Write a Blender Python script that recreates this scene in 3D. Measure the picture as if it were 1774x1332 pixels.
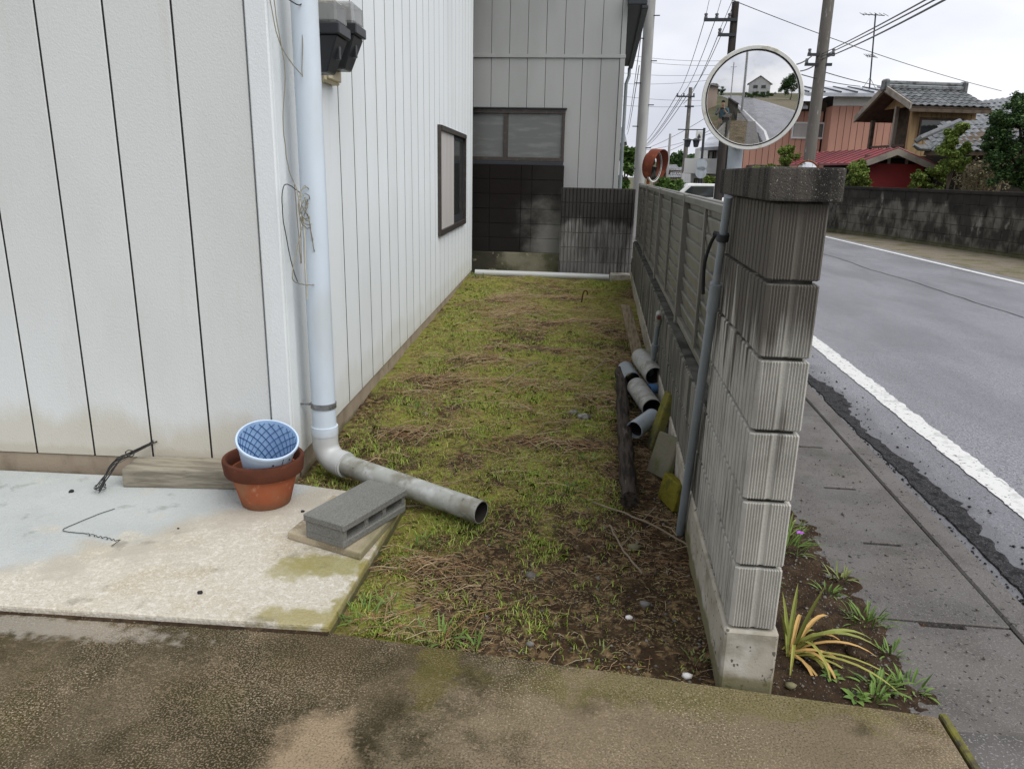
import bpy, bmesh, math, random
import numpy as np
from mathutils import Vector, Matrix

# ------------------------------------------------------------------ camera, sky, sun, exposure
for o in list(bpy.data.objects): bpy.data.objects.remove(o)
SC = bpy.context.scene
COL = SC.collection
rad = math.radians
CAM_H = 1.43
CF, CP, CY, CR = 1310.3, rad(15.61), rad(6.41), rad(1.25)
FW = Vector((-math.sin(CY)*math.cos(CP), math.cos(CY)*math.cos(CP), -math.sin(CP)))
_rt = Vector((math.cos(CY), math.sin(CY), 0)); _up = _rt.cross(FW)
RT = _rt*math.cos(CR) + _up*math.sin(CR); UP = RT.cross(FW)
cam = bpy.data.cameras.new('camera'); camo = bpy.data.objects.new('camera', cam); COL.objects.link(camo)
cam.sensor_width = 36; cam.lens = CF/1774*36; cam.clip_start = .02; cam.clip_end = 3000
camo.matrix_world = Matrix(((RT.x, UP.x, -FW.x, 0), (RT.y, UP.y, -FW.y, 0), (RT.z, UP.z, -FW.z, CAM_H), (0, 0, 0, 1)))
SC.camera = camo

SUN_EL, SUN_AZ = rad(52), rad(122)          # compass azimuth: behind the camera, to the right
wd = bpy.data.worlds.new('World'); SC.world = wd; wd.use_nodes = True
nt = wd.node_tree; nt.nodes.clear()
def wn(t, **k):
    n = nt.nodes.new(t)
    for a, b in k.items(): setattr(n, a, b)
    return n
wo = wn('ShaderNodeOutputWorld'); bg = wn('ShaderNodeBackground')
sky = wn('ShaderNodeTexSky', sky_type='NISHITA', sun_disc=False, sun_elevation=SUN_EL, sun_rotation=SUN_AZ)
sky.air_density = 1; sky.dust_density = 2
tc = wn('ShaderNodeTexCoord')
mp = wn('ShaderNodeMapping'); mp.inputs['Scale'].default_value = (1, 1, 2.6)
nz = wn('ShaderNodeTexNoise'); nz.inputs['Scale'].default_value = 2.0; nz.inputs['Detail'].default_value = 5; nz.inputs['Roughness'].default_value = .5
rp = wn('ShaderNodeValToRGB')
rp.color_ramp.elements[0].position = .36; rp.color_ramp.elements[0].color = (5.6, 5.8, 6.6, 1)
rp.color_ramp.elements[1].position = .62; rp.color_ramp.elements[1].color = (8.8, 8.85, 9.2, 1)
mx = wn('ShaderNodeMix', data_type='RGBA'); mx.inputs[0].default_value = .9
nt.links.new(tc.outputs['Generated'], mp.inputs[0]); nt.links.new(mp.outputs[0], nz.inputs['Vector'])
nt.links.new(nz.outputs[0], rp.inputs[0]); nt.links.new(sky.outputs[0], mx.inputs[6]); nt.links.new(rp.outputs[0], mx.inputs[7])
nt.links.new(mx.outputs[2], bg.inputs[0]); nt.links.new(bg.outputs[0], wo.inputs[0])
bg.inputs[1].default_value = .070

sl = bpy.data.lights.new('sun', 'SUN'); slo = bpy.data.objects.new('sun', sl); COL.objects.link(slo)
sl.energy = 1.5; sl.angle = rad(50); sl.color = (1, .985, .955)
sd = Vector((math.sin(SUN_AZ)*math.cos(SUN_EL), math.cos(SUN_AZ)*math.cos(SUN_EL), math.sin(SUN_EL)))
slo.rotation_euler = sd.to_track_quat('Z', 'Y').to_euler(); slo.location = (6, -6, 12)
SC.view_settings.view_transform = 'Standard'; SC.view_settings.look = 'None'
SC.view_settings.gamma = 1; SC.view_settings.exposure = .85; SC.view_settings.use_curve_mapping = False
SC.render.engine = 'CYCLES'

RNG = random.Random(7); NR = np.random.default_rng(7)
def at(u, v, Y):
    d = FW*CF + RT*(u-887) - UP*(v-666)
    return Vector((0, 0, CAM_H)) + d*(Y/d.y)

# ------------------------------------------------------------------ mesh helpers
ORG = {}
class MB:
    def __init__(s): s.v = []; s.f = []
    def add(s, vs, fs):
        b = len(s.v); s.v += [tuple(p) for p in vs]; s.f += [tuple(i+b for i in f) for f in fs]; return s
    def box(s, lo, hi, M=None):
        (x0, y0, z0), (x1, y1, z1) = lo, hi
        vs = [Vector(p) for p in ((x0,y0,z0),(x1,y0,z0),(x1,y1,z0),(x0,y1,z0),(x0,y0,z1),(x1,y0,z1),(x1,y1,z1),(x0,y1,z1))]
        if M is not None: vs = [M @ p for p in vs]
        return s.add(vs, [(3,2,1,0),(4,5,6,7),(0,1,5,4),(1,2,6,5),(2,3,7,6),(3,0,4,7)])
    def tube(s, pts, r, n=8, cap=True, inner=None):
        pts = [Vector(p) for p in pts]; m = len(pts)
        rs = [r]*m if not hasattr(r, '__len__') else r
        t = [(pts[min(i+1, m-1)]-pts[max(i-1, 0)]).normalized() for i in range(m)]
        a = t[0].orthogonal().normalized(); rings = []
        b = len(s.v)
        for i in range(m):
            a = (a - t[i]*a.dot(t[i])).normalized(); c = t[i].cross(a)
            for k in range(n):
                an = 2*math.pi*k/n
                s.v.append(tuple(pts[i] + (a*math.cos(an)+c*math.sin(an))*rs[i]))
        for i in range(m-1):
            for k in range(n):
                s.f.append((b+i*n+k, b+i*n+(k+1) % n, b+(i+1)*n+(k+1) % n, b+(i+1)*n+k))
        if cap:
            s.f.append(tuple(b+k for k in reversed(range(n)))); s.f.append(tuple(b+(m-1)*n+k for k in range(n)))
        return s
    def lathe(s, prof, n=32, M=None, close=False):
        b = len(s.v); m = len(prof)
        for r, z in prof:
            for k in range(n):
                an = 2*math.pi*k/n; p = Vector((r*math.cos(an), r*math.sin(an), z))
                s.v.append(tuple(M @ p if M is not None else p))
        for i in range(m-1 if not close else m):
            j = (i+1) % m
            for k in range(n):
                s.f.append((b+i*n+k, b+i*n+(k+1) % n, b+j*n+(k+1) % n, b+j*n+k))
        return s
    def prism(s, poly, o, ex, ey, ez):
        o = Vector(o); ex = Vector(ex); ey = Vector(ey); ez = Vector(ez); n = len(poly)
        vs = [o+ex*a+ey*c for a, c in poly] + [o+ex*a+ey*c+ez for a, c in poly]
        return s.add(vs, [tuple(reversed(range(n))), tuple(range(n, 2*n))] + [(i, (i+1) % n, n+(i+1) % n, n+i) for i in range(n)])
    def mesh(s, name, org=(0,0,0), bev=0, smooth=False, seg=1):
        me = bpy.data.meshes.new(name); ox, oy, oz = org
        me.from_pydata([(x-ox, y-oy, z-oz) for x, y, z in s.v], [], s.f); me.update()
        bm = bmesh.new(); bm.from_mesh(me)
        bmesh.ops.recalc_face_normals(bm, faces=bm.faces)
        if bev: 
            bmesh.ops.bevel(bm, geom=[e for e in bm.edges if e.is_manifold and e.calc_face_angle(0) > .5], offset=bev, segments=seg, affect='EDGES', profile=.6)
        bm.to_mesh(me); bm.free()
        if smooth:
            me.shade_smooth()
            try: me.set_sharp_from_angle(angle=rad(40))
            except Exception: pass
        return me
    def build(s, name, mat, parent=None, org=None, bev=0, smooth=False, seg=1):
        if parent is not None: org = ORG[parent.name]
        elif org is None:
            a = np.array(s.v); org = ((a[:,0].min()+a[:,0].max())/2, (a[:,1].min()+a[:,1].max())/2, a[:,2].min())
        org = tuple(float(c) for c in org)
        me = s.mesh(name, org, bev, smooth, seg)
        return link(name, me, mat, parent, org)
def link(name, me, mat, parent=None, org=(0,0,0), loc=None):
    o = bpy.data.objects.new(name, me); COL.objects.link(o)
    if me is not None and mat is not None and not me.materials: me.materials.append(mat)
    if parent is not None:
        o.parent = parent; ORG[o.name] = ORG[parent.name]
        if loc is not None: o.location = Vector(loc)-Vector(ORG[parent.name])
    else:
        o.location = org if loc is None else loc; ORG[o.name] = tuple(o.location)
    return o
def tag(o, label=None, cat=None, group=None, kind=None):
    if label: o['label'] = label
    if cat: o['category'] = cat
    if group: o['group'] = group
    if kind: o['kind'] = kind
    return o
def thing(name, label, cat, loc, group=None):
    o = bpy.data.objects.new(name, None); COL.objects.link(o); o.location = loc; o.empty_display_size = .1
    ORG[o.name] = tuple(Vector(loc)); return tag(o, label, cat, group)
def box1(name, mat, parent, lo, hi, M=None, bev=0): return MB().box(lo, hi, M).build(name, mat, parent, bev=bev)
def RZ(a, loc=(0,0,0)): return Matrix.Translation(Vector(loc)) @ Matrix.Rotation(a, 4, 'Z')
def frame(o, z, x=None):           # matrix whose local z is along z
    z = Vector(z).normalized(); x = Vector(x) if x is not None else z.orthogonal()
    x = (x-z*x.dot(z)).normalized(); y = z.cross(x)
    return Matrix(((x.x, y.x, z.x, o[0]), (x.y, y.y, z.y, o[1]), (x.z, y.z, z.z, o[2]), (0,0,0,1)))

_P = NR.random((256, 256))
def vnoise(x, y):
    x = np.asarray(x, float); y = np.asarray(y, float)
    xi = np.floor(x).astype(int); yi = np.floor(y).astype(int); fx = x-xi; fy = y-yi
    fx = fx*fx*(3-2*fx); fy = fy*fy*(3-2*fy)
    g = lambda a, b: _P[a % 256, b % 256]
    return (g(xi,yi)*(1-fx)+g(xi+1,yi)*fx)*(1-fy) + (g(xi,yi+1)*(1-fx)+g(xi+1,yi+1)*fx)*fy
def fbm(x, y, o=4):
    r = 0; a = .5
    for k in range(o): r = r+a*vnoise(np.asarray(x)*2**k+17*k, np.asarray(y)*2**k+31*k); a *= .5
    return r/(1-.5**o)
def sstep(a, b, x): t = np.clip((np.asarray(x)-a)/(b-a), 0, 1); return t*t*(3-2*t)

# ------------------------------------------------------------------ materials
class Mat:
    def __init__(s, name, base, rough=.8, metal=0, spec=.5):
        s.m = bpy.data.materials.new(name); s.m.use_nodes = True; s.nt = s.m.node_tree
        s.b = s.nt.nodes['Principled BSDF']; s.b.inputs['Roughness'].default_value = rough
        s.b.inputs['Metallic'].default_value = metal; s.b.inputs['Specular IOR Level'].default_value = spec if rough < .5 else (.2 if rough < .75 else .06)
        c = s.n('ShaderNodeRGB'); c.outputs[0].default_value = (*base, 1); s.c = c.outputs[0]
        s.pos = s.n('ShaderNodeNewGeometry').outputs['Position']; s.h = None; s._end()
    def n(s, t, **k):
        n = s.nt.nodes.new(t)
        for a, b in k.items(): setattr(n, a, b)
        return n
    def L(s, a, b): s.nt.links.new(a, b)
    def _end(s): s.L(s.c, s.b.inputs['Base Color'])
    def nz(s, scale, vec=(1,1,1), detail=4, off=0, rough=.55):
        mp = s.n('ShaderNodeMapping'); mp.inputs['Scale'].default_value = vec; mp.inputs['Location'].default_value = (off, off*.7, off*.3)
        s.L(s.pos, mp.inputs[0]); t = s.n('ShaderNodeTexNoise'); t.inputs['Scale'].default_value = scale
        t.inputs['Detail'].default_value = detail; t.inputs['Roughness'].default_value = rough; s.L(mp.outputs[0], t.inputs['Vector']); return t.outputs[0]
    def mr(s, v, a, b, c=0, d=1, smooth=True):
        m = s.n('ShaderNodeMapRange'); m.interpolation_type = 'SMOOTHSTEP' if smooth else 'LINEAR'
        s.L(v, m.inputs[0])
        for i, k in enumerate((a, b, c, d)): m.inputs[i+1].default_value = k
        return m.outputs[0]
    def ma(s, op, a, b=None, clamp=False):
        m = s.n('ShaderNodeMath', operation=op, use_clamp=clamp)
        for i, k in enumerate((a, b)):
            if k is None: continue
            if isinstance(k, (int, float)): m.inputs[i].default_value = k
            else: s.L(k, m.inputs[i])
        return m.outputs[0]
    def mix(s, fac, col, mode='MIX'):
        m = s.n('ShaderNodeMix', data_type='RGBA', blend_type=mode)
        if isinstance(fac, (int, float)): m.inputs[0].default_value = fac
        else: s.L(fac, m.inputs[0])
        s.L(s.c, m.inputs[6])
        if hasattr(col, 'is_linked') or hasattr(col, 'links'): s.L(col, m.inputs[7])
        else: m.inputs[7].default_value = (*col, 1)
        s.c = m.outputs[2]; s._end(); return s
    def noise(s, col, scale, lo, hi, vec=(1,1,1), detail=4, fac=1, off=0):
        return s.mix(s.mr(s.nz(scale, vec, detail, off), lo, hi, 0, fac), col)
    def xyz(s, i):
        q = s.n('ShaderNodeSeparateXYZ'); s.L(s.pos, q.inputs[0]); return q.outputs[i]
    def zone(s, col, axis, a, b, k, scale, vec=(1,1,1), fac=1, off=3, detail=5):
        """a stain whose ragged edge runs between a and b along an axis"""
        g = s.mr(s.xyz(axis), a, b, 0, 1, False)
        t = s.ma('ADD', g, s.ma('MULTIPLY', s.ma('SUBTRACT', s.nz(scale, vec, detail, off), .5), k))
        return s.mix(s.mr(t, .35, .65, 0, fac), col)
    def spot(s, col, c, r, k, scale, fac=1, off=5, sc=(1,1,1)):
        """a stain round a point of the surface with a ragged outline"""
        v = s.n('ShaderNodeVectorMath', operation='SUBTRACT'); s.L(s.pos, v.inputs[0]); v.inputs[1].default_value = c
        w = s.n('ShaderNodeVectorMath', operation='MULTIPLY'); s.L(v.outputs[0], w.inputs[0]); w.inputs[1].default_value = sc
        l = s.n('ShaderNodeVectorMath', operation='LENGTH'); s.L(w.outputs[0], l.inputs[0])
        d = s.ma('ADD', s.ma('DIVIDE', l.outputs['Value'], r), s.ma('MULTIPLY', s.ma('SUBTRACT', s.nz(scale, off=off), .5), k))
        return s.mix(s.mr(d, .55, 1.3, fac, 0), col)
    def grain(s, col, scale, lo, hi, pscale, plo, phi, fac=1, off=0, detail=2):
        """small grains, denser in some patches than in others"""
        a = s.mr(s.nz(scale, (1,1,1), detail, off), lo, hi); b = s.mr(s.nz(pscale, (1,1,1), 5, off+50), plo, phi, 0, fac)
        return s.mix(s.ma('MULTIPLY', a, b), col)
    def rand(s, amt):
        r = s.n('ShaderNodeObjectInfo').outputs['Random']
        v = s.mr(r, 0, 1, 1-amt, 1+amt, False)
        h = s.n('ShaderNodeHueSaturation'); s.L(v, h.inputs['Value']); s.L(s.c, h.inputs['Color']); s.c = h.outputs[0]; s._end(); return s
    def island(s, cols):
        g = s.n('ShaderNodeNewGeometry').outputs['Random Per Island']; r = s.n('ShaderNodeValToRGB'); e = r.color_ramp.elements
        while len(e) < len(cols): e.new(.5)
        for i, c in enumerate(cols): e[i].position = i/(len(cols)-1); e[i].color = (*c, 1)
        s.L(g, r.inputs[0]); s.c = r.outputs[0]; s._end(); return s
    def bump(s, scale, strength, dist=.01, vec=(1,1,1), detail=3, off=0):
        b = s.n('ShaderNodeBump'); b.inputs['Strength'].default_value = strength; b.inputs['Distance'].default_value = dist
        s.L(s.nz(scale, vec, detail, off), b.inputs['Height'])
        if s.h is not None: s.L(s.h, b.inputs['Normal'])
        s.h = b.outputs[0]; s.L(s.h, s.b.inputs['Normal']); return s
    def rnoise(s, scale, lo, hi, a, b, vec=(1,1,1)):
        s.L(s.mr(s.nz(scale, vec, 3, 9), lo, hi, a, b), s.b.inputs['Roughness']); return s
    def sheen_trans(s, w): s.b.inputs['Transmission Weight'].default_value = w; return s

M = {}
def reg(k, m): M[k] = m.m; return m
# white siding, embossed stucco skin; light painted in: front dimmer, side brighter
for k, b, b2, q in (('siding_front_dim', (.635,.655,.645), (.585,.60,.58), 1), ('siding_side_lit', (.73,.765,.775), (.69,.72,.725), .45)):
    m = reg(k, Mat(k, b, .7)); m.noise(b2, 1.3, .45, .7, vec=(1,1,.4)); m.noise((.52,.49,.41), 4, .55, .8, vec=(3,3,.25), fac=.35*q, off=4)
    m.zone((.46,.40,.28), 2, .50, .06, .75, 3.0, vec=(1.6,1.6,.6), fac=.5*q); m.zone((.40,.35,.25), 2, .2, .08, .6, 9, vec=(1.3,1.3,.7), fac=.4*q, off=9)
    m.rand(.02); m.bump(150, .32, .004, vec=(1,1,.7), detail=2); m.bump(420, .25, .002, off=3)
reg('dark_wall0', Mat('black_mortar', (.02,.018,.016), .95)); reg('groove_shade', Mat('siding_groove_shade', (.028,.028,.027), .9))  # second colour is the painted shade of the siding grooves
m = reg('foundation', Mat('foundation_render', (.34,.28,.21), .9)); m.noise((.22,.18,.13), 6, .45, .75, vec=(1,1,.5)); m.noise((.05,.045,.04), 9, .62, .72, vec=(1,1,.6), off=4)
m.zone((.10,.10,.05), 2, .05, -.06, .5, 12, fac=.7); m.bump(90, .4, .004)
m = reg('grey_siding', Mat('grey_siding', (.335,.34,.33), .6)); m.noise((.29,.295,.285), 1.5, .4, .7, vec=(1,1,.3)); m.rand(.02); m.bump(120, .15, .002)
m = reg('bronze', Mat('bronze_frame', (.055,.045,.04), .45, .3)); m.noise((.08,.07,.06), 20, .5, .7)
m = reg('glass', Mat('window_glass', (.03,.035,.035), .06, 0, .7))
m = reg('dull_glass', Mat('dusty_glass', (.12,.125,.12), .35)); m.noise((.17,.175,.17), 3, .45, .75, vec=(1,1,6)); m.noise((.30,.30,.29), 9, .68, .8, vec=(.6,1,8), fac=.5)
m = reg('curtain', Mat('window_screen', (.46,.44,.42), .6)); m.noise((.40,.38,.36), 5, .4, .7, vec=(3,3,.2))
m = reg('pvc', Mat('blue_white_pvc', (.60,.68,.76), .35)); m.noise((.55,.60,.63), 5, .45, .75, vec=(1,1,.4)); m.zone((.42,.39,.32), 2, .3, .1, .7, 5, fac=.6)
m = reg('pvc_old', Mat('weathered_pvc', (.36,.37,.34), .55)); m.noise((.20,.19,.15), 7, .42, .68); m.noise((.48,.49,.47), 16, .5, .72, off=4); m.noise((.09,.08,.05), 30, .62, .75, off=7, fac=.8); m.bump(60, .15, .003)
m = reg('pvc_grey', Mat('grey_pvc', (.22,.25,.27), .45)); m.noise((.16,.18,.18), 6, .4, .7, vec=(1,1,.3)); m.noise((.30,.31,.30), 24, .6, .75)
m = reg('pipe_grey', Mat('pale_grey_pipe', (.30,.30,.28), .5)); m.noise((.18,.17,.14), 14, .45, .7); m.noise((.38,.38,.36), 40, .55, .7)
m = reg('pvc_blue', Mat('bluish_pipe', (.30,.34,.37), .45)); m.noise((.2,.22,.22), 18, .5, .7)
reg('inside_shade', Mat('pipe_inside_shade', (.035,.03,.025), .9))  # near-black colour standing for the shade inside pale pipes
m = reg('band', Mat('steel_band', (.28,.29,.30), .4, .6)); m.noise((.16,.14,.12), 40, .5, .7)
m = reg('cream', Mat('cream_plastic', (.62,.55,.38), .5)); m.noise((.52,.45,.3), 8, .45, .7)
m = reg('black_plastic', Mat('black_plastic', (.022,.024,.027), .38))
m = reg('clear', Mat('clear_cover', (.30,.31,.31), .12)); m.b.inputs['Alpha'].default_value = .55
reg('dial', Mat('meter_dial', (.30,.30,.28), .5)); reg('dark_metal', Mat('dark_metal', (.05,.055,.06), .5, .4))
m = reg('wire', Mat('thin_wire', (.27,.25,.19), .6, .2)); m = reg('wire_dark', Mat('dark_wire', (.05,.05,.048), .5, .5))
m = reg('timber', Mat('weathered_timber', (.30,.275,.215), .85)); m.noise((.185,.165,.13), 3.5, .38, .62, vec=(1.2,9,14), detail=6); m.noise((.12,.10,.07), 30, .62, .72, vec=(.3,4,6), off=2); m.bump(40, .35, .004, vec=(.15,1,1.6))
m = reg('terracotta', Mat('terracotta', (.38,.12,.06), .75)); m.noise((.30,.09,.045), 7, .4, .7, detail=7); m.noise((.55,.36,.25), 30, .60, .74, fac=.45, detail=7); m.noise((.30,.19,.11), 9, .48, .72, vec=(1,1,.6), off=5, fac=.6, detail=7); m.zone((.20,.14,.09), 2, .10, .02, .8, 14, fac=.5); m.bump(140, .15, .002)
m = reg('terracotta_rim', Mat('dark_terracotta_rim', (.115,.042,.026), .75)); m.noise((.08,.032,.021), 9, .4, .7); m.noise((.30,.13,.08), 50, .64, .75, fac=.6); m.bump(140, .15, .002)
m = reg('blue_pot', Mat('pale_blue_plastic', (.50,.62,.78), .35)); m.noise((.46,.55,.66), 6, .4, .7)
m = reg('blue_in', Mat('blue_plastic_inside', (.30,.45,.66), .4)); m.noise((.25,.38,.58), 8, .4, .7)
reg('blue_net', Mat('dark_blue_net', (.06,.13,.27), .5))
m = reg('cblock', Mat('grey_concrete_block', (.20,.20,.185), .92)); m.noise((.14,.14,.125), 160, .4, .65); m.noise((.28,.28,.265), 260, .58, .7, off=3); m.noise((.25,.25,.23), 5, .4, .7, fac=.4); m.bump(230, .7, .004)
m = reg('paver', Mat('tan_paver', (.40,.34,.24), .9)); m.noise((.24,.20,.14), 7, .4, .68); m.noise((.50,.44,.33), 120, .5, .68, fac=.6); m.zone((.16,.16,.07), 0, -.95, -.75, .8, 8, fac=.5); m.bump(160, .4, .003)
# weathered fluted blocks: pale at the foot, black mould at the top
m = reg('flute', Mat('fluted_block', (.41,.40,.36), .92)); m.noise((.33,.32,.285), 7, .4, .7); m.noise((.48,.47,.44), 180, .55, .72, fac=.5)
m.noise((.24,.23,.205), 3.2, .52, .72, vec=(5,5,.9), fac=.55, off=2, detail=8); m.zone((.085,.076,.064), 2, .66, 1.30, 1.8, 2.6, vec=(6,6,.45), fac=.88); m.noise((.10,.085,.07), 5, .58, .70, vec=(7,7,.35), fac=.6, off=12)
m.rand(.06); m.bump(220, .5, .004)
m = reg('flute_low', Mat('fluted_low_block', (.22,.21,.18), .92)); m.noise((.12,.115,.10), 5, .35, .62, vec=(4,4,.5)); m.noise((.05,.05,.043), 4, .48, .66, vec=(5,5,.4), off=3); m.zone((.09,.10,.04), 2, .25, -.05, 1.2, 6, fac=.6); m.rand(.08); m.bump(220, .5, .004)
m = reg('flute_back', Mat('fluted_back_block', (.20,.195,.188), .92)); m.noise((.115,.11,.104), 4, .4, .62, vec=(3,3,.6)); m.zone((.035,.032,.03), 2, .62, .98, 1.2, 3, vec=(3,3,.7), fac=.9); m.rand(.15); m.bump(220, .4, .004)
m = reg('mortar', Mat('mortar', (.10,.097,.087), .95)); m.noise((.04,.04,.034), 8, .4, .65); m.bump(120, .5, .004)
m = reg('capstone', Mat('capstone', (.085,.078,.068), .92)); m.noise((.03,.028,.025), 4, .4, .66, vec=(5,5,.6)); m.noise((.22,.21,.19), 330, .62, .70, detail=3); m.noise((.50,.49,.45), 260, .71, .75, detail=1, off=5, fac=.8); m.bump(240, .8, .005)
m = reg('footing', Mat('footing_concrete', (.40,.37,.31), .9)); m.noise((.25,.23,.18), 7, .42, .68); m.noise((.55,.54,.50), 9, .5, .75, off=6, fac=.6); m.noise((.12,.11,.09), 55, .66, .72, detail=1, off=2); m.zone((.13,.12,.05), 2, .07, -.03, .8, 10, fac=.8); m.bump(130, .35, .003)
m = reg('alu', Mat('bronze_aluminium', (.20,.19,.165), .42, .35)); m.noise((.145,.14,.12), 5, .4, .7, vec=(1,1,.5)); m.noise((.09,.09,.06), 11, .60, .76, off=4, fac=.5)
m = reg('plain_block', Mat('stained_plain_block', (.21,.205,.19), .92)); m.noise((.30,.29,.27), 2.2, .45, .8, vec=(1,1,2.0), fac=.6, off=8, detail=7)
for ax_, a_, b_, k_, f_ in ((0,-.62,-1.45,1.0,.97),(2,.42,1.45,1.2,.96)):
    g_ = m.ma('ADD', m.mr(m.xyz(ax_), a_, b_, 0, 1, False), m.ma('MULTIPLY', m.ma('SUBTRACT', m.nz(2.4, (1,1,1.3), 8, 3+ax_), .5), k_)); m.mix(m.mr(g_, .12, .72, 0, f_), (.015,.0125,.0115)); m.bump(150, .4, .004)
m = reg('alcove_base', Mat('stained_base', (.22,.205,.15), .92)); m.noise((.10,.10,.06), 3, .4, .65); m.zone((.03,.028,.022), 0, -.9, -1.75, .8, 3, fac=.85); m.noise((.32,.29,.2), 16, .6, .75); m.bump(90, .3, .004)
# ground
m = reg('soil', Mat('dark_soil', (.040,.026,.016), .95)); m.noise((.064,.044,.027), 5, .4, .65); m.noise((.028,.020,.015), 26, .45, .66); m.noise((.16,.13,.10), 140, .66, .72, detail=1); m.bump(40, .6, .02); m.bump(160, .5, .008, off=4)
def yard_soil():
    m = reg('yard', Mat('yard_soil', (.046,.029,.016), .95)); m.noise((.075,.050,.028), 6, .4, .65); m.noise((.028,.02,.014), 30, .45, .66)
    a = m.n('ShaderNodeAttribute', attribute_name='cover').outputs['Fac']
    t = m.ma('ADD', a, m.ma('MULTIPLY', m.ma('SUBTRACT', m.nz(22, detail=5, off=2), .5), .9))
    m.mix(m.mr(t, .35, .7, 0, .88), (.22,.23,.045)); m.noise((.21,.145,.075), 30, .50, .64, fac=.75, off=5, detail=7); m.noise((.035,.024,.014), 14, .54, .66, fac=.8, off=25, detail=8); m.mix(m.ma('MULTIPLY', m.mr(m.nz(2.4, (1,1,1), 6, 45), .50, .64, 0, .6), m.mr(a, .25, .6)), (.16,.20,.035)); m.grain((.30,.24,.13), 120, .56, .62, 5, .4, .6, .7, 61, 3)
    m.bump(45, .6, .02); m.bump(170, .5, .008, off=4)
yard_soil()
m = reg('driveway', Mat('driveway_concrete', (.108,.086,.054), .88)); m.noise((.060,.046,.024), 1.9, .40, .58, detail=8); m.noise((.034,.029,.015), 3.1, .46, .60, off=7, detail=8, fac=.85); m.noise((.060,.052,.020), 3.6, .52, .66, off=15, fac=.7, detail=8)
m.spot((.34,.255,.165), (-.66,1.49,0), .15, 1.6, 12, .8, sc=(1.35,.75,1)); m.spot((.21,.168,.11), (.45,1.55,0), .60, 2.0, 9, .7, off=8, sc=(.7,1.2,1)); m.spot((.115,.10,.025), (-.42,1.93,0), .12, 2.2, 18, .6, off=2, sc=(1.9,.6,1)); m.spot((.12,.11,.03), (.35,1.91,0), .24, 2.4, 16, .55, off=12, sc=(.45,2.6,1)); m.spot((.38,.35,.30), (-1.75,1.94,0), .28, 2.2, 26, .6, off=20, sc=(.6,5,1))
m.noise((.19,.145,.095), 11, .56, .72, detail=9, fac=.45, off=40); m.grain((.33,.255,.17), 190, .51, .59, 2.2, .30, .62, .6, 3, 3); m.grain((.26,.20,.13), 75, .54, .62, 2.2, .35, .66, .45, 13, 7); m.grain((.012,.010,.006), 170, .52, .60, 2.6, .32, .64, .55, 21, 3); m.grain((.50,.42,.30), 170, .60, .63, 3, .40, .66, .7, 31)
m.bump(120, .8, .006); m.rnoise(4, .4, .7, .62, .9)
m = reg('slab', Mat('porch_concrete', (.44,.465,.455), .6)); m.noise((.39,.415,.405), 2, .42, .7, detail=6); m.noise((.48,.50,.49), 5, .5, .75, off=8, fac=.6, detail=6)
def axis_mask(m, v, a, b, k, scale, fac=1, off=3):
    d = m.n('ShaderNodeVectorMath', operation='DOT_PRODUCT'); m.L(m.pos, d.inputs[0]); d.inputs[1].default_value = v
    t = m.ma('ADD', m.mr(d.outputs['Value'], a, b, 0, 1, False), m.ma('MULTIPLY', m.ma('SUBTRACT', m.nz(scale, off=off, detail=8), .5), k))
    return m.mr(t, .25, .75, 0, fac)
def axis_zone(m, col, *a): m.mix(axis_mask(m, *a), col)
worn = axis_mask(m, (.684,-.729,0), -3.14, -2.66, 2.0, 6, 1, 8)
axis_zone(m, (.42,.345,.235), (.684,-.729,0), -3.16, -2.90, 1.8, 5, .55); m.mix(worn, (.50,.465,.385))
def worn_noise(col, scale, lo, hi, fac, off, det): m.mix(m.ma('MULTIPLY', m.mr(m.nz(scale, (1,1,1), det, off), lo, hi, 0, fac), worn), col)
worn_noise((.40,.33,.225), 4, .50, .68, .55, 31, 9); worn_noise((.70,.67,.60), 50, .48, .66, .5, 17, 10); worn_noise((.32,.27,.19), 110, .54, .62, .4, 27, 7); worn_noise((.76,.74,.68), 150, .55, .62, .4, 37, 5)
m.noise((.22,.20,.15), 210, .68, .73, detail=1, fac=.5, off=5)
m.spot((.25,.225,.06), (-.93,2.42,.02), .13, 1.9, 16, .75, off=14, sc=(.8,1.5,1)); m.spot((.27,.24,.08), (-1.06,2.36,.02), .08, 1.9, 20, .6, off=24); m.zone((.24,.205,.05), 0, -.87, -.76, 1.1, 14, fac=.8, off=6); m.spot((.27,.23,.07), (-.88,2.075,.02), .13, 1.9, 18, .75, off=3, sc=(.7,2.6,1))
m.noise((.09,.085,.05), 7, .60, .70, fac=.35, off=27); m.zone((.10,.095,.05), 2, .014, -.02, .5, 14, fac=.9, off=6); m.bump(110, .8, .006); m.bump(30, .2, .006, off=5)
m = reg('asphalt', Mat('wet_asphalt', (.170,.172,.188), .38)); m.noise((.28,.28,.30), 80, .49, .58, detail=4); m.noise((.155,.155,.17), 1.2, .4, .65, vec=(1,.35,1)); m.noise((.42,.42,.44), 180, .60, .66, detail=2, fac=.7); m.noise((.055,.055,.06), 95, .56, .62, detail=3, fac=.75, off=7); m.zone((.10,.10,.105), 0, 1.98, 1.62, .9, 5, fac=.7); m.noise((.24,.24,.26), .5, .5, .7, vec=(1,.3,1), fac=.4, off=3); m.rnoise(1.6, .35, .65, .34, .52, vec=(1,.4,1)); m.bump(150, .7, .005)
m = reg('asphalt_rough', Mat('crumbled_asphalt', (.030,.030,.031), .7)); m.noise((.10,.10,.10), 110, .5, .65); m.noise((.012,.012,.012), 22, .45, .65); m.bump(70, 1.0, .02); m.bump(190, .8, .01, off=3)
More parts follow.
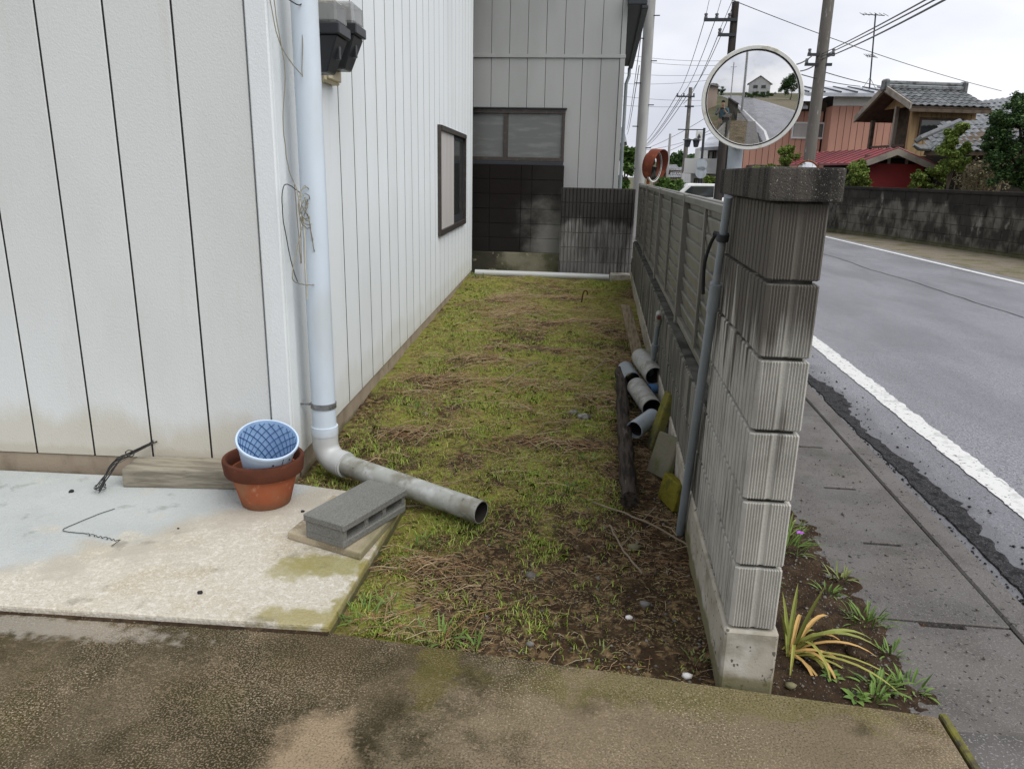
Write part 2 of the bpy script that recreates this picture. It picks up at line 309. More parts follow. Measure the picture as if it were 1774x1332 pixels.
m = reg('paint', Mat('road_paint', (.64,.64,.62), .6)); m.noise((.42,.42,.41), 14, .5, .7, fac=.7, detail=6); m.noise((.14,.14,.145), 40, .60, .66, detail=7); m.bump(260, .4, .003)
m = reg('sidewalk', Mat('gutter_cover_concrete', (.125,.116,.108), .6)); m.noise((.085,.078,.072), 3, .4, .65); m.noise((.21,.20,.185), 170, .55, .68, detail=2, fac=.7); m.noise((.035,.033,.03), 60, .66, .70, detail=1, off=5); m.noise((.07,.07,.045), 4, .55, .7, off=9, fac=.6); m.rand(.06); m.rnoise(3, .35, .65, .42, .7); m.bump(180, .45, .004)
m = reg('apron', Mat('coarse_apron', (.115,.107,.10), .65)); m.noise((.075,.07,.065), 4, .4, .65); m.noise((.24,.235,.225), 150, .58, .68, detail=1, fac=.8); m.noise((.07,.08,.035), 6, .6, .74, off=9, fac=.6); m.bump(150, .6, .005)
m = reg('verge', Mat('gravel_verge', (.19,.165,.125), .95)); m.noise((.11,.11,.05), 2, .45, .65); m.noise((.26,.22,.18), 30, .5, .7); m.noise((.09,.075,.05), 60, .58, .7, off=5); m.bump(50, .7, .02)
m = reg('ground', Mat('far_ground', (.12,.11,.075), .95)); m.noise((.075,.09,.035), .4, .45, .65); m.bump(10, .4, .03)
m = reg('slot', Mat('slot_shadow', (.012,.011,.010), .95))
# wood, moss, odds
m = reg('logdark', Mat('wet_dark_log', (.060,.050,.042), .8)); m.noise((.024,.02,.017), 8, .4, .62, vec=(6,.6,6)); m.noise((.12,.10,.08), 10, .6, .72, vec=(5,.6,5), off=4); m.bump(30, .8, .012, vec=(3,.3,3))
m = reg('plank', Mat('grey_brown_plank', (.21,.165,.11), .85)); m.noise((.12,.095,.065), 8, .4, .65, vec=(8,1,1)); m.bump(30, .3, .004, vec=(6,.5,1))
m = reg('mosstile', Mat('mossy_tile', (.125,.120,.045), .95)); m.noise((.18,.165,.03), 9, .45, .66); m.noise((.07,.062,.045), 12, .5, .68, off=4); m.bump(60, .6, .01)
m = reg('mosstile2', Mat('yellow_mossy_tile', (.15,.135,.02), .95)); m.noise((.085,.08,.018), 14, .45, .66); m.bump(60, .6, .01)
m = reg('tilegrey', Mat('grey_mossy_tile', (.15,.14,.10), .95)); m.noise((.11,.115,.04), 9, .45, .66); m.bump(60, .5, .008)
m = reg('iron', Mat('rusty_iron', (.10,.055,.035), .8, .3)); m = reg('brownlump', Mat('brown_lump', (.13,.085,.055), .9)); m.noise((.07,.05,.035), 20, .45, .6)
reg('bottle_blue', Mat('blue_can', (.08,.20,.42), .35)); reg('black', Mat('black_rubber', (.02,.02,.02), .6)); reg('white', Mat('white_paint', (.70,.70,.68), .5))
m = reg('stone', Mat('pebble', (.20,.19,.175), .85)); m.rand(.35); m.noise((.12,.11,.10), 40, .45, .65); m.bump(90, .3, .004)
m = reg('pebbles', Mat('pebbles', (.2,.2,.2), .85)); m.island([(.06,.055,.05),(.14,.13,.12),(.10,.085,.07),(.24,.225,.20),(.08,.07,.06)])
# plants
def leafmat(k, cols, rough=.55, trans=.0):
    m = reg(k, Mat(k, cols[0], rough)); m.island(cols); m.b.inputs['Subsurface Weight'].default_value = 0
    return m
leafmat('grass', [(.20,.32,.045),(.33,.45,.07),(.39,.44,.085),(.24,.36,.06),(.46,.42,.16)])
leafmat('mossgrass', [(.31,.345,.055),(.40,.42,.08),(.25,.305,.055),(.46,.38,.16),(.33,.24,.11),(.22,.26,.05)])
leafmat('straw', [(.30,.20,.10),(.46,.35,.20),(.18,.10,.05),(.34,.18,.09),(.52,.43,.27),(.12,.07,.04)])
leafmat('weed', [(.07,.13,.025),(.12,.20,.04),(.16,.24,.06),(.09,.16,.04)])
leafmat('weed_pale', [(.16,.20,.06),(.22,.24,.09),(.12,.16,.05)])
leafmat('lily', [(.22,.24,.03),(.45,.20,.04),(.14,.21,.04),(.50,.34,.10),(.48,.40,.24)])
leafmat('lily_green', [(.12,.17,.045),(.20,.23,.055),(.27,.25,.07)])
leafmat('lily_orange', [(.42,.17,.05),(.46,.28,.09),(.42,.33,.15)])
leafmat('leaf', [(.040,.085,.018),(.07,.13,.025),(.10,.17,.035),(.055,.10,.025)])
leafmat('leaf_dark', [(.016,.042,.014),(.035,.08,.022),(.075,.13,.035),(.022,.05,.02),(.10,.16,.045)])
leafmat('leaf_bright', [(.09,.15,.025),(.15,.21,.04),(.20,.25,.06),(.11,.17,.03)])
leafmat('leaf_dry', [(.16,.15,.07),(.20,.17,.10),(.12,.12,.05)])
reg('bark', Mat('bark', (.10,.08,.06), .9)); reg('twig', Mat('twig', (.22,.18,.13), .9)); reg('purple', Mat('purple_petal', (.42,.12,.55), .5))

# ------------------------------------------------------------------ the setting
def sheet(name, mat, polys, z, kind='structure'):
    mb = MB()
    for p in polys: mb.add([(x, y, z) for x, y in p], [tuple(range(len(p)))])
    o = mb.build(name, M[mat]); return tag(o, kind=kind)
gm = MB()
gx = [-900,-300,-100,-40,-15,-5,0,5,10,20,40,100,300,900]; gy = [-900,-300,-100,-40,-20,-8,0,8,16,24,28,32,40,60,100,300,900]
def gz(y): return -.20 - .35*float(sstep(24, 34, y))
for y in gy:
    for x in gx: gm.v.append((x, y, gz(y)))
nx = len(gx)
for j in range(len(gy)-1):
    for i in range(nx-1): gm.f.append((j*nx+i, j*nx+i+1, (j+1)*nx+i+1, (j+1)*nx+i))
tag(gm.build('ground', M['ground'], org=(0,0,-.2)), kind='structure')

def edge_y(x): return 2.05 - .0766*(x+.815)            # the near border of the yard
# driveway (its far edge is the step down to the soil)
mb = MB(); pl = [(-9,-7),(1.0,-7),(1.0,1.911),(-.80,2.045),(-9,2.02)]
mb.prism(pl, (0,0,-.16), (1,0,0), (0,1,0), (0,0,.16)); o = mb.build('driveway', M['driveway'], org=(0,0,0), bev=.006); tag(o, kind='structure')
# raised porch slab
mb = MB(); mb.prism([(-9,1.62),(-1.90,1.992),(-.802,2.036),(-.803,3.03),(-1.335,3.115),(-9,2.72)], (0,0,-.16), (1,0,0), (0,1,0), (0,0,.185))
tag(mb.build('porch_slab', M['slab'], org=(0,0,0), bev=.008, seg=2), kind='structure')
# dark mossy dirt packed in the joint at the slab's front edge
mb = MB(); xs_ = np.arange(-2.6, -.79, .02)
for x in xs_:
    yb_ = 1.992+.0401*(x+1.90) if x > -1.9 else 1.992+.0524*(x+1.90); wj = .006+.014*float(fbm(x*14, 2.0))
    mb.v += [(x, yb_-wj, .0015), (x, yb_+.004, .006)]
mb.f = [(2*i, 2*i+1, 2*i+3, 2*i+2) for i in range(len(xs_)-1)]
tag(mb.build('joint_dirt', M['soil'], org=(0,0,0)), kind='structure')
# road, worn edge, lines, verge
def BX(y): return -.13*max(0, -y-3.5)-.0006*max(0, -y-20)**2
def XL(y): return BX(y)+ 6.42 - .055*(y-14)                    # far edge line of the road
ys = [-120,-90,-60,-45,-30,-20,-12,-8,-5,-3.5,0,4,8,12,17,22,28,36,50,80]
def strip(name, mat, fa, fb, z, ys=ys, kind='structure'):
    mb = MB()
    for y in ys: mb.v += [(fa(y), y, z(y) if callable(z) else z), (fb(y), y, z(y) if callable(z) else z)]
    mb.f = [(2*i, 2*i+1, 2*i+3, 2*i+2) for i in range(len(ys)-1)]
    return tag(mb.build(name, M[mat], org=(0,0,0)), kind=kind)
rz = lambda d: (lambda y: -.052+d-.35*float(sstep(24, 34, y)))
strip('road', 'asphalt', lambda y: 1.55+BX(y), lambda y: XL(y)+.25, rz(0))
strip('verge', 'verge', lambda y: XL(y)+.22, lambda y: XL(y)+14, rz(-.012))
mb = MB(); yy = np.arange(-6, 30, .02)
for i, y in enumerate(yy):
    a = 1.985+.024*(float(fbm(y*9, 3))-.5)+.010*(RNG.random()-.5); b = 2.125+.030*(float(fbm(y*11, 8))-.5)+.012*(RNG.random()-.5); mb.v += [(a+BX(y), y, -.047), (b+BX(y), y, -.047)]
mb.f = [(2*i, 2*i+1, 2*i+3, 2*i+2) for i in range(len(yy)-1)]
tag(mb.build('edge_line', M['paint'], org=(0,0,0)), kind='structure')
strip('edge_line', 'paint', lambda y: 1.985+BX(y), lambda y: 2.125+BX(y), rz(.005), [-120,-90,-60,-45,-30,-20,-12,-8,-6.01])
strip('far_edge_line', 'paint', lambda y: XL(y)-.06, lambda y: XL(y)+.06, rz(.005))
# thin seam in the asphalt down the middle of the road
mb = MB(); pts = [(4.95-.045*(y-8)+.03*math.sin(y*1.7)+RNG.uniform(-.02,.02), y) for y in np.arange(4, 26, .35)]
for x, y in pts: mb.v += [(x-.008, y, -.0475), (x+.008, y, -.0475)]
mb.f = [(2*i, 2*i+1, 2*i+3, 2*i+2) for i in range(len(pts)-1)]
tag(mb.build('road_seam', M['asphalt_rough'], org=(0,0,0)), kind='structure')
# crumbled black strip at the road's edge: a bumpy sheet with ragged borders
mb = MB(); yy = np.arange(-3, 16, .035); nc = 12
ea = 1.612+.04*(fbm(yy*1.1, yy*0+3)-.5)*2+.05*(fbm(yy*9, yy*0+9, 4)-.5); eb = 1.715+.09*(fbm(yy*1.3, yy*0+5)-.5)*2+.09*(fbm(yy*9, yy*0+1, 4)-.5)+.05*(fbm(yy*26, yy*0+4, 2)-.5)
for i, y in enumerate(yy):
    for k in range(nc):
        t = k/(nc-1); x = ea[i]+(eb[i]-ea[i])*t
        h = -.050+(0 if k in (0, nc-1) else .009*float(fbm(x*30, y*30, 3))) - (.012 if k == 0 else 0)
        mb.v.append((x, y, h))
for i in range(len(yy)-1):
    for k in range(nc-1): mb.f.append((i*nc+k, i*nc+k+1, (i+1)*nc+k+1, (i+1)*nc+k))
tag(mb.build('crumbled_road_edge', M['asphalt_rough'], org=(0,0,0), smooth=True), kind='structure')
# gutter: base, kerb strip and cover slabs 0.6 m long, each with a lifting slot
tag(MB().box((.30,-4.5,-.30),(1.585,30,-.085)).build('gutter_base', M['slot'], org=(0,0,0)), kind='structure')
sw = tag(link('sidewalk', None, None), kind='structure'); 
kerb = MB().box((1.482,-3.5,-.12),(1.60,30,-.046)).build('kerb', M['sidewalk'], sw, bev=.008)
for k in range(8): MB().box((0,-1.5,-.12),(.118,0,-.046), RZ(math.atan(-.13), (1.482+BX(-3.5-1.5*k),-3.5-1.49*k,0)) if False else Matrix.Translation((1.482+BX(-3.5-1.5*k),-3.5-1.49*k,0)) @ Matrix.Rotation(-math.atan(.13),4,'Z')).build('kerb', M['sidewalk'], sw, bev=.008)
def slab_mesh():
    mb = MB(); x0, x1, L = .0, .905, .594
    # notch (slot) at the far edge of the slab
    poly = [(x0,0),(x1,0),(x1,L),(.745,L),(.745,L-.024),(.60,L-.024),(.60,L),(x0,L)]
    mb.prism(poly, (0,0,-.11), (1,0,0), (0,1,0), (0,0,.11)); return mb.mesh('cover_slab', bev=.005)
sm = slab_mesh(); sm.materials.append(M['sidewalk'])
for k in range(-24, 46):
    o = link('cover_slab', sm, None, sw, loc=(.57+BX(1.885+.6*k), 1.885+.6*k, -.047+RNG.uniform(-.003,.003))); o.rotation_euler = (RNG.uniform(-.003,.003), RNG.uniform(-.003,.003), 0)
# coarse apron right of the driveway
tag(MB().box((1.03,-7,-.12),(1.60,1.90,-.035)).build('apron', M['apron'], org=(0,0,0)), kind='structure')
# mossy wooden strip in the joint beside the driveway
o = MB().box((1.006,.4,-.05),(1.028,1.925,.002)).build('joint_strip', M['mosstile'], bev=.004); tag(o, 'thin mossy wooden strip in the joint at the corner of the brown concrete', 'wood strip')

# ------------------------------------------------------------------ yard soil, bank of soil by the sidewalk
def wallx(y): return -1.385-.0559*(y-3.17)
def yz(x, y): return -.045+.0105*(np.asarray(y)-2)
STRAW = [(-1.08,5.05,.30,.14),(-.90,3.98,.36,.13),(-1.0,7.6,.28,.40),(-.75,6.9,.30,.14),(-.55,6.1,.36,.12),(.1,5.9,.25,.25),(-.3,9.4,.28,.12),(-.62,7.9,.25,.2),(.17,4.55,.11,.28),(-.60,2.52,.16,.09),(-.45,5.05,.4,.12),(-.9,5.7,.3,.15),(-.2,7.3,.4,.12),(-.6,4.5,.25,.14),(.15,6.9,.2,.4),(-.35,8.7,.4,.15),(.02,4.85,.25,.14),(-1.05,8.6,.22,.3),(-.1,3.95,.22,.1)]
def straw_d(x, y):
    d = 0
    for a, b, p, q in STRAW: d = d+np.exp(-((x-a)/p)**2-((y-b)/q)**2)
    return d
def cover(x, y):
    """0 bare soil .. 1 closed green"""
    c = .30+1.5*(fbm(x*1.7+5, y*1.1+2, 4)-.36)+.75*(fbm(x*6, y*5, 3)-.5)
    c = c+.16*sstep(3, 6, y)
    c = c-.80*sstep(3.35, 2.6, y+.5*(fbm(x*4, y*4)-.5))*sstep(-.68, -.32, x)
    c = c-.75*sstep(.02, .34, x)*sstep(8.5, 5, y)*.9
    c = c-.35*np.clip(straw_d(x, y), 0, 1)
    return np.clip(c, 0, 1)
def make_yard():
    nxx, nyy = 120, 420
    ys = np.linspace(0, 1, nyy)**1.25; vs = []; cv = []
    for j in range(nyy):
        for i in range(nxx):
            t = i/(nxx-1); yv = 1.98+ys[j]*(10.9-1.98)
            x0 = -.82 if yv < 3.0 else (wallx(yv)-.05); x1 = .60
            if 3.0 <= yv: x0 = max(x0, -2)
            if yv < 3.12: x0 = -.82-(.65*float(sstep(3.02, 3.12, yv)))
            x = x0+(x1-x0)*t; y = yv if yv > 2.4 else max(yv, edge_y(x)-.03)
            vs.append((x, y))
    a = np.array(vs); c = cover(a[:,0], a[:,1])
    z = yz(a[:,0], a[:,1])+.05*(fbm(a[:,0]*2.2, a[:,1]*2.2)-.5)+.022*(fbm(a[:,0]*14, a[:,1]*14, 3)-.5)+.012*c
    z = z+.03*np.clip(straw_d(a[:,0], a[:,1]), 0, 1.2)*(fbm(a[:,0]*8, a[:,1]*8)+.2)
    z = np.where(a[:,1] < edge_y(a[:,0])+.12, np.minimum(z, -.03), z)
    me = bpy.data.meshes.new('yard'); V = np.column_stack([a, z])
    F = [(j*nxx+i, j*nxx+i+1, (j+1)*nxx+i+1, (j+1)*nxx+i) for j in range(nyy-1) for i in range(nxx-1)]
    me.from_pydata(V.tolist(), [], F); me.update(); me.shade_smooth()
    at_ = me.attributes.new('cover', 'FLOAT', 'POINT'); at_.data.foreach_set('value', c.astype(np.float32))
    o = link('yard', me, M['yard']); tag(o, kind='structure')
    return V
YV = make_yard()
def yard_z(x, y):
    return yz(x, y)+.05*(fbm(x*2.2, y*2.2)-.5)+.022*(fbm(np.asarray(x)*14, np.asarray(y)*14, 3)-.5)+.012*cover(x, y)+.03*np.clip(straw_d(x, y), 0, 1.2)*(fbm(np.asarray(x)*8, np.asarray(y)*8)+.2)
# soil bank between pillar and sidewalk
def bank_z(x, y): return -.030+.022*(fbm(np.asarray(x)*16, np.asarray(y)*16, 3)-.5)*1.6-.03*sstep(.85, 1.12, np.asarray(x)+.12*(fbm(np.asarray(x)*3+9, np.asarray(y)*3)-.5))
mb = MB(); nb, mbn = 44, 130
for j in range(mbn):
    for i in range(nb):
        x = .50+(.70*i/(nb-1))*(1 if j < 60 else 1-.55*float(sstep(60, 110, j))); y = edge_y(x)-.02+(3.9-1.9)*j/(mbn-1); mb.v.append((x, y, float(bank_z(x, y))))
for j in range(mbn-1):
    for i in range(nb-1): mb.f.append((j*nb+i, j*nb+i+1, (j+1)*nb+i+1, (j+1)*nb+i))
tag(mb.build('soil_bank', M['soil'], org=(0,0,0), smooth=True), kind='structure')

# ------------------------------------------------------------------ white house on the left
TH = rad(3.2); C0 = Vector((-1.385, 3.17, 0))
EN = Vector((math.cos(TH), math.sin(TH), 0)); ED = Vector((-math.sin(TH), math.cos(TH), 0))
HM = Matrix(((EN.x, ED.x, 0, C0.x), (EN.y, ED.y, 0, C0.y), (0,0,1,0), (0,0,0,1)))   # local: x out of the side wall, y along it
HL, HT = 7.42, 5.2
house = thing('house', 'white sided house with narrow grooved boards along the left of the yard', 'house', C0)
mb = MB().box((-6.5,.024,.0985),(-.024,HL-.02,HT), HM); mb.build('wall_core', M['groove_shade'], house)
mb = MB().box((-6.5,.004,-.15),(-.006,HL-.03,.094), HM); mb.build('foundation', M['foundation'], house)
gr = [-1.235-.287*k for k in range(1, 18)][::-1] + [-1.235,-.951,-.666,-.381,-.083]
for a, b in zip(gr[:-1], gr[1:]):
    MB().box((a+.0045,-.004,.098),(b-.0045,.03,HT), HM).build('front_siding_board', M['siding_front_dim'], house, bev=.003)
ct = MB(); ct.box((-.083+.005,-.012,.095),(.014,.02,HT), HM)
ct.build('corner_trim', M['siding_side_lit'], house, bev=.006)
MB().box((-.02,.024,.095),(.012,.118,HT), HM).build('corner_trim', M['siding_side_lit'], house, bev=.004)
sg = [.122]+[.412+.2935*k for k in range(30)]; sg = [g for g in sg if g < HL-.15]+[HL]
W0, W1, WZ0, WZ1 = 4.40, 6.46, .825, 1.845
for a, b in zip(sg[:-1], sg[1:]):
    lo, hi = a+.0065, b-.0065
    if hi < W0 or lo > W1: spans = [(lo, hi, .098, HT)]
    else:
        spans = [(lo, hi, .098, WZ0), (lo, hi, WZ1, HT)]
        if lo < W0: spans.append((lo, W0, WZ0, WZ1))
        if hi > W1: spans.append((W1, hi, WZ0, WZ1))
    for s0, s1, z0, z1 in spans:
        MB().box((-.03,s0,z0),(.004,s1,z1), HM).build('side_siding_board', M['siding_side_lit'], house, bev=.0015)
for g in sg[:-1]:  # near-flush dark strips paint the groove shade, front boards below too
    for z0, z1 in ([(.0985, HT)] if not (W0-.02 < g < W1+.02) else [(.0985, WZ0-.02), (WZ1+.02, HT)]): MB().box((-.02,g-.009,z0),(.0034,g+.009,z1), HM).build('joint', M['groove_shade'], house)
for g in gr[:-1]: MB().box((g-.006,.0,.0985),(g+.006,.02,HT), HM).build('joint', M['groove_shade'], house)
win = MB().box((-.03,W0-.02,WZ0-.02),(.035,W0+.035,WZ1+.02), HM).box((-.03,W1-.035,WZ0-.02),(.035,W1+.02,WZ1+.02), HM).box((-.03,W0+.035,WZ1-.03),(.045,W1-.035,WZ1+.02), HM).box((-.03,W0+.035,WZ0-.02),(.04,W1-.035,WZ0+.035), HM)
win = win.build('window', M['bronze'], house, bev=.003); win['label'] = 'dark framed sliding window, one sash screened pale'
WM = (W0+W1)/2
MB().box((.012,W0+.037,WZ0+.037),(.022,WM,WZ1-.032), HM).build('screen_sash', M['curtain'], win)
MB().box((-.012,WM+.04,WZ0+.12),(-.004,W1-.075,WZ1-.075), HM).build('pane', M['glass'], win)
MB().box((-.02,WM-.02,WZ0+.037),(.0,WM+.038,WZ1-.032), HM).box((-.02,W1-.073,WZ0+.037),(.0,W1-.037,WZ1-.032), HM).box((-.02,WM+.04,WZ0+.037),(.001,W1-.075,WZ0+.118), HM).box((-.02,WM+.04,WZ1-.073),(.001,W1-.075,WZ1-.032), HM).build('sash', M['dark_metal'], win)
rf = MB().prism([(-7.1,HT-.02),(.45,HT-.02),(.45,HT+.10),(-3.3,HT+1.6),(-7.1,HT+.10)], HM @ Vector((0,-.5,0)), EN, Vector((0,0,1)), ED*(HL+1)); rf.build('roof', M['dark_metal'], house)

# ------------------------------------------------------------------ downpipe with elbow and outlet
dp = thing('downpipe', 'thick bluish white downpipe at the house corner ending in an elbow and outlet', 'drainpipe', C0+EN*.12+ED*.15)
PC = C0+EN*.115+ED*.155
MB().tube([PC+Vector((0,0,.14)), PC+Vector((0,0,5.2))], .0565, 32).build('pipe', M['pvc'], dp, smooth=True)
od = (Vector((-.446,2.905,.048))-Vector((PC.x,PC.y,.075))).normalized()
el = MB(); ep = []
ctr = Vector((PC.x, PC.y, .155))
for k in range(9):
    a = k/8*math.pi/2; hd = Vector((od.x, od.y, 0)).normalized(); r = .085
    ep.append(ctr+hd*(r-r*math.cos(a))+Vector((0,0,-r*math.sin(a))))
MB().tube([ctr+Vector((0,0,.07))]+ep+[ep[-1]+od*.055], .0615, 28).build('elbow', M['pvc'], dp, smooth=True)
MB().tube([ctr+Vector((0,0,.04)), ctr+Vector((0,0,.085))], .0635, 28).build('elbow_collar', M['pvc'], dp, smooth=True)
MB().tube([ep[-1]+od*.005, ep[-1]+od*.045], .0635, 28).build('elbow_collar', M['pvc'], dp, smooth=True)
oe = Vector((-.446,2.905,.046)); os_ = ep[-1]+od*.03
ol = MB(); Mo = frame(os_, oe-os_); Lo = (oe-os_).length
ol.lathe([(.050,0),(.050,Lo),(.0455,Lo)], 36, Mo); ol.build('outlet_pipe', M['pvc_old'], dp, smooth=True)
MB().lathe([(.0455,Lo-.001),(.0455,.1)], 36, Mo).build('outlet_shade_sheet', M['inside_shade'], dp, smooth=True)  # dark sheet paints the shade inside the outlet
for z in (.345, 2.35):
    MB().lathe([(.0568,z-.014),(.0605,z-.013),(.0605,z+.013),(.0568,z+.014)], 32, Matrix.Translation((PC.x,PC.y,0))).tube([PC-EN*.055+Vector((0,0,z)), PC-EN*.135+Vector((0,0,z))], .006, 6).build('pipe_band', M['band'], dp, smooth=True)

# ------------------------------------------------------------------ electricity meters on the side wall
def meter(t0, zb, label, dz):
    base = HM @ Vector((0, t0+.12, zb)); dz -= .03; r = thing('electricity_meter', label, 'meter', base, 'electricity meters on the house wall')
    MB().box((.004,t0,zb),(.045,t0+.25,zb+.62), HM).build('back_board', M['cream'], r, bev=.006)
    MB().box((.045,t0+.02,zb+.012),(.06,t0+.23,zb+.20), HM).build('board_lip', M['cream'], r, bev=.004)
    a, b = t0+.035, t0+.215; z = zb+.07+dz
    # tapering terminal cover
    tb = MB(); 
    vs = [(.05,a+.025,z),(.125,a+.025,z),(.125,b-.025,z),(.05,b-.025,z),(.05,a,z+.155),(.185,a,z+.155),(.185,b,z+.155),(.05,b,z+.155)]
    tb.add([HM @ Vector(v) for v in vs], [(3,2,1,0),(4,5,6,7),(0,1,5,4),(1,2,6,5),(2,3,7,6),(3,0,4,7)]); tb.build('terminal_cover', M['black_plastic'], r, bev=.006)
    MB().box((.12,a+.075,z+.06),(.172,a+.105,z+.12), HM).build('seal_tab', M['black_plastic'], r, bev=.003)
    MB().box((.05,a-.008,z+.157),(.198,b+.008,z+.205), HM).build('meter_body', M['black_plastic'], r, bev=.005)
    MB().box((.05,a,z+.207),(.185,b,z+.30), HM).build('clear_cover', M['clear'], r, bev=.01)
    dl = MB().box((.055,a+.02,z+.21),(.13,b-.02,z+.29), HM).build('dial_block', M['dial'], r, bev=.004)
    MB().lathe([(0,0),(.042,0),(.042,.006),(0,.006)], 20, frame(HM @ Vector((.131,(a+b)/2,z+.25)), EN)).build('dial', M['dial'], r)
meter(.345, 1.815, 'nearer electricity meter with clear cover, on a cream board beside the downpipe', 0)
meter(.645, 1.845, 'farther electricity meter, partly behind the nearer one on the house wall', .02)
# conduit above the meters
o = MB().tube([HM @ Vector((.03,.60,2.40)), HM @ Vector((.03,.60,4.6))], .014, 10).build('meter_conduit', M['cream'], smooth=True); tag(o, 'cream cable conduit rising from the electricity meters up the wall', 'conduit')

# ------------------------------------------------------------------ tangle of thin wire on the downpipe
def hw(off, t, z): return HM @ Vector((off-.10, t-.055, z+.03))
wr = thing('wire_tangle', 'thin tangled wire hanging beside the bluish downpipe', 'wire', hw(.18,.1,1.1))
def wob(pts, n=10, amp=.004):
    out = []; P = [Vector(p) for p in pts]
    for i in range(len(P)-1):
        p0, p1, p2, p3 = P[max(i-1,0)], P[i], P[i+1], P[min(i+2,len(P)-1)]
        for k in range(n):
            t = k/n; out.append(.5*((2*p1)+(p2-p0)*t+(2*p0-5*p1+4*p2-p3)*t*t+(3*p1-p0-3*p2+p3)*t**3)+Vector((RNG.uniform(-amp,amp), RNG.uniform(-amp,amp), RNG.uniform(-amp,amp))*1))
    return out+[P[-1]]
R_ = .0022
MB().tube(wob([hw(.13,.05,2.2),hw(.15,.06,1.95),hw(.165,.075,1.78),hw(.15,.06,1.6),hw(.155,.07,1.42),hw(.17,.09,1.34)], 8, .001), R_, 5).build('strand', M['wire'], wr)
MB().tube(wob([hw(.17,.10,1.34),hw(.20,.06,1.25),hw(.19,.07,1.0),hw(.17,.10,1.34)], 8, .001), R_, 5).build('strand', M['wire'], wr)
MB().tube(wob([hw(.11,.03,2.12),hw(.21,.13,2.04),hw(.22,.2,2.1),hw(.19,.22,2.2)], 8, .001), R_*1.2, 5).build('strand', M['wire_dark'], wr)
MB().tube(wob([hw(.22,.17,2.05),hw(.215,.14,1.8),hw(.21,.13,1.78),hw(.15,.06,1.9),hw(.12,.04,2.15)], 8, .001), R_, 5).build('strand', M['wire'], wr)
lp = []
for k in range(70):
    a = k*.52; rr = .042+.028*math.sin(k*.37)+.014*RNG.random()
    lp.append(hw(.205+.012*math.sin(k*.9), .135+rr*math.cos(a), 1.235+rr*1.15*math.sin(a)))
MB().tube(lp, R_, 5).build('coil', M['wire'], wr)
MB().tube(wob([hw(.2,.13,1.22),hw(.215,.18,1.15),hw(.22,.2,1.08),hw(.225,.15,1.05),hw(.22,.12,1.18),hw(.22,.15,1.1),hw(.225,.23,.96),hw(.22,.19,.90),hw(.2,.06,.91),hw(.18,-.02,.95),hw(.185,.03,1.05),hw(.2,.08,1.16)], 10, .001), R_*1.1, 5).build('strand', M['wire'], wr)
MB().tube(wob([hw(.19,.1,1.3),hw(.15,.03,1.33),hw(.14,.02,1.2),hw(.16,.04,1.0),hw(.17,.07,.92)], 8, .001), R_, 5).build('strand', M['wire_dark'], wr)
MB().tube(wob([hw(.2,.11,1.2),hw(.2,.10,1.0),hw(.2,.1,.84)], 8, .002), R_, 5).build('strand', M['cream'], wr)

# ------------------------------------------------------------------ things on the porch slab
SZ = .025
o = MB(); Mt = RZ(rad(6.5), (-2.09,2.945,SZ)); o.box((0,0,0),(.62,.165,.088), Mt)
o = o.build('timber', M['timber'], bev=.006, seg=2); tag(o, 'weathered square timber lying against the foot of the white wall', 'timber')
# wire bundle across the timber's end
wb = thing('wire_bundle', 'bundle of folded dark wire leaning over the end of the timber', 'wire', (-2.14,2.9,SZ))
a0 = Vector((-2.15,2.86,SZ+.01)); a1 = Vector((-2.035,3.125,SZ+.15))
for k in range(13):
    j = lambda s: Vector((RNG.uniform(-s,s), RNG.uniform(-s,s), RNG.uniform(0,s)))
    md = a0.lerp(a1, .5)+Vector((0,-.02,.045))
    MB().tube(wob([a0+j(.022), a0.lerp(md,.6)+j(.02)+Vector((0,0,.02)), md+j(.018), md.lerp(a1,.6)+j(.014), a1+j(.016)], 5, .0008), .0017, 4).build('strand', M['wire_dark'], wb)
ring = [a0+Vector((.02*math.cos(k*.8)-.005, .03*math.sin(k*.8)+.02, .012+.01*math.sin(k*.5))) for k in range(18)]
MB().tube(ring, .0017, 4).build('end_loop', M['wire_dark'], wb)
mq = a0.lerp(a1, .62)+Vector((0,-.015,.045))
MB().tube([mq+Vector((.022*math.cos(k), -.004*k*.2, .016*math.sin(k))) for k in range(14)], .0018, 4).build('tie', M['wire_dark'], wb)
# loose curled wire
pw = [(-1.985,2.727),(-2.02,2.66),(-2.06,2.55),(-2.062,2.51),(-2.02,2.50),(-1.95,2.498)]
pw3 = wob([Vector((x,y,SZ+.004)) for x, y in pw], 6, .0006)
cc = [Vector((-1.945+.145*k/60+.002*math.cos(k*.5), 2.492-.0005*k+.006*math.sin(k*.72)*(.5+.5*math.sin(k*.2)), SZ+.005+.003*math.cos(k*.72))) for k in range(60)]
o = MB().tube(pw3+cc+[Vector((-1.785,2.46,SZ+.01)), Vector((-1.795,2.42,SZ+.004))], .0016, 5).build('loose_wire', M['wire_dark']); tag(o, 'single loose wire with a curly end lying flat on the pale concrete', 'wire')
# terracotta pot
pt = thing('flower_pot', 'terracotta flower pot with dark rim, a blue pot stuck in it', 'flower pot', (-1.395,2.905,SZ))
PM = Matrix.Translation((-1.395,2.905,SZ))
MB().lathe([(.0,0),(.098,0),(.103,.004),(.143,.160),(.143,.162),(.132,.162),(.095,.02),(0,.02)], 48, PM).build('pot_body', M['terracotta'], pt, smooth=True)
MB().lathe([(.140,.148),(.161,.147),(.164,.152),(.170,.206),(.168,.213),(.155,.215),(.150,.210),(.139,.150)], 48, PM, close=True).build('pot_rim', M['terracotta_rim'], pt, smooth=True)
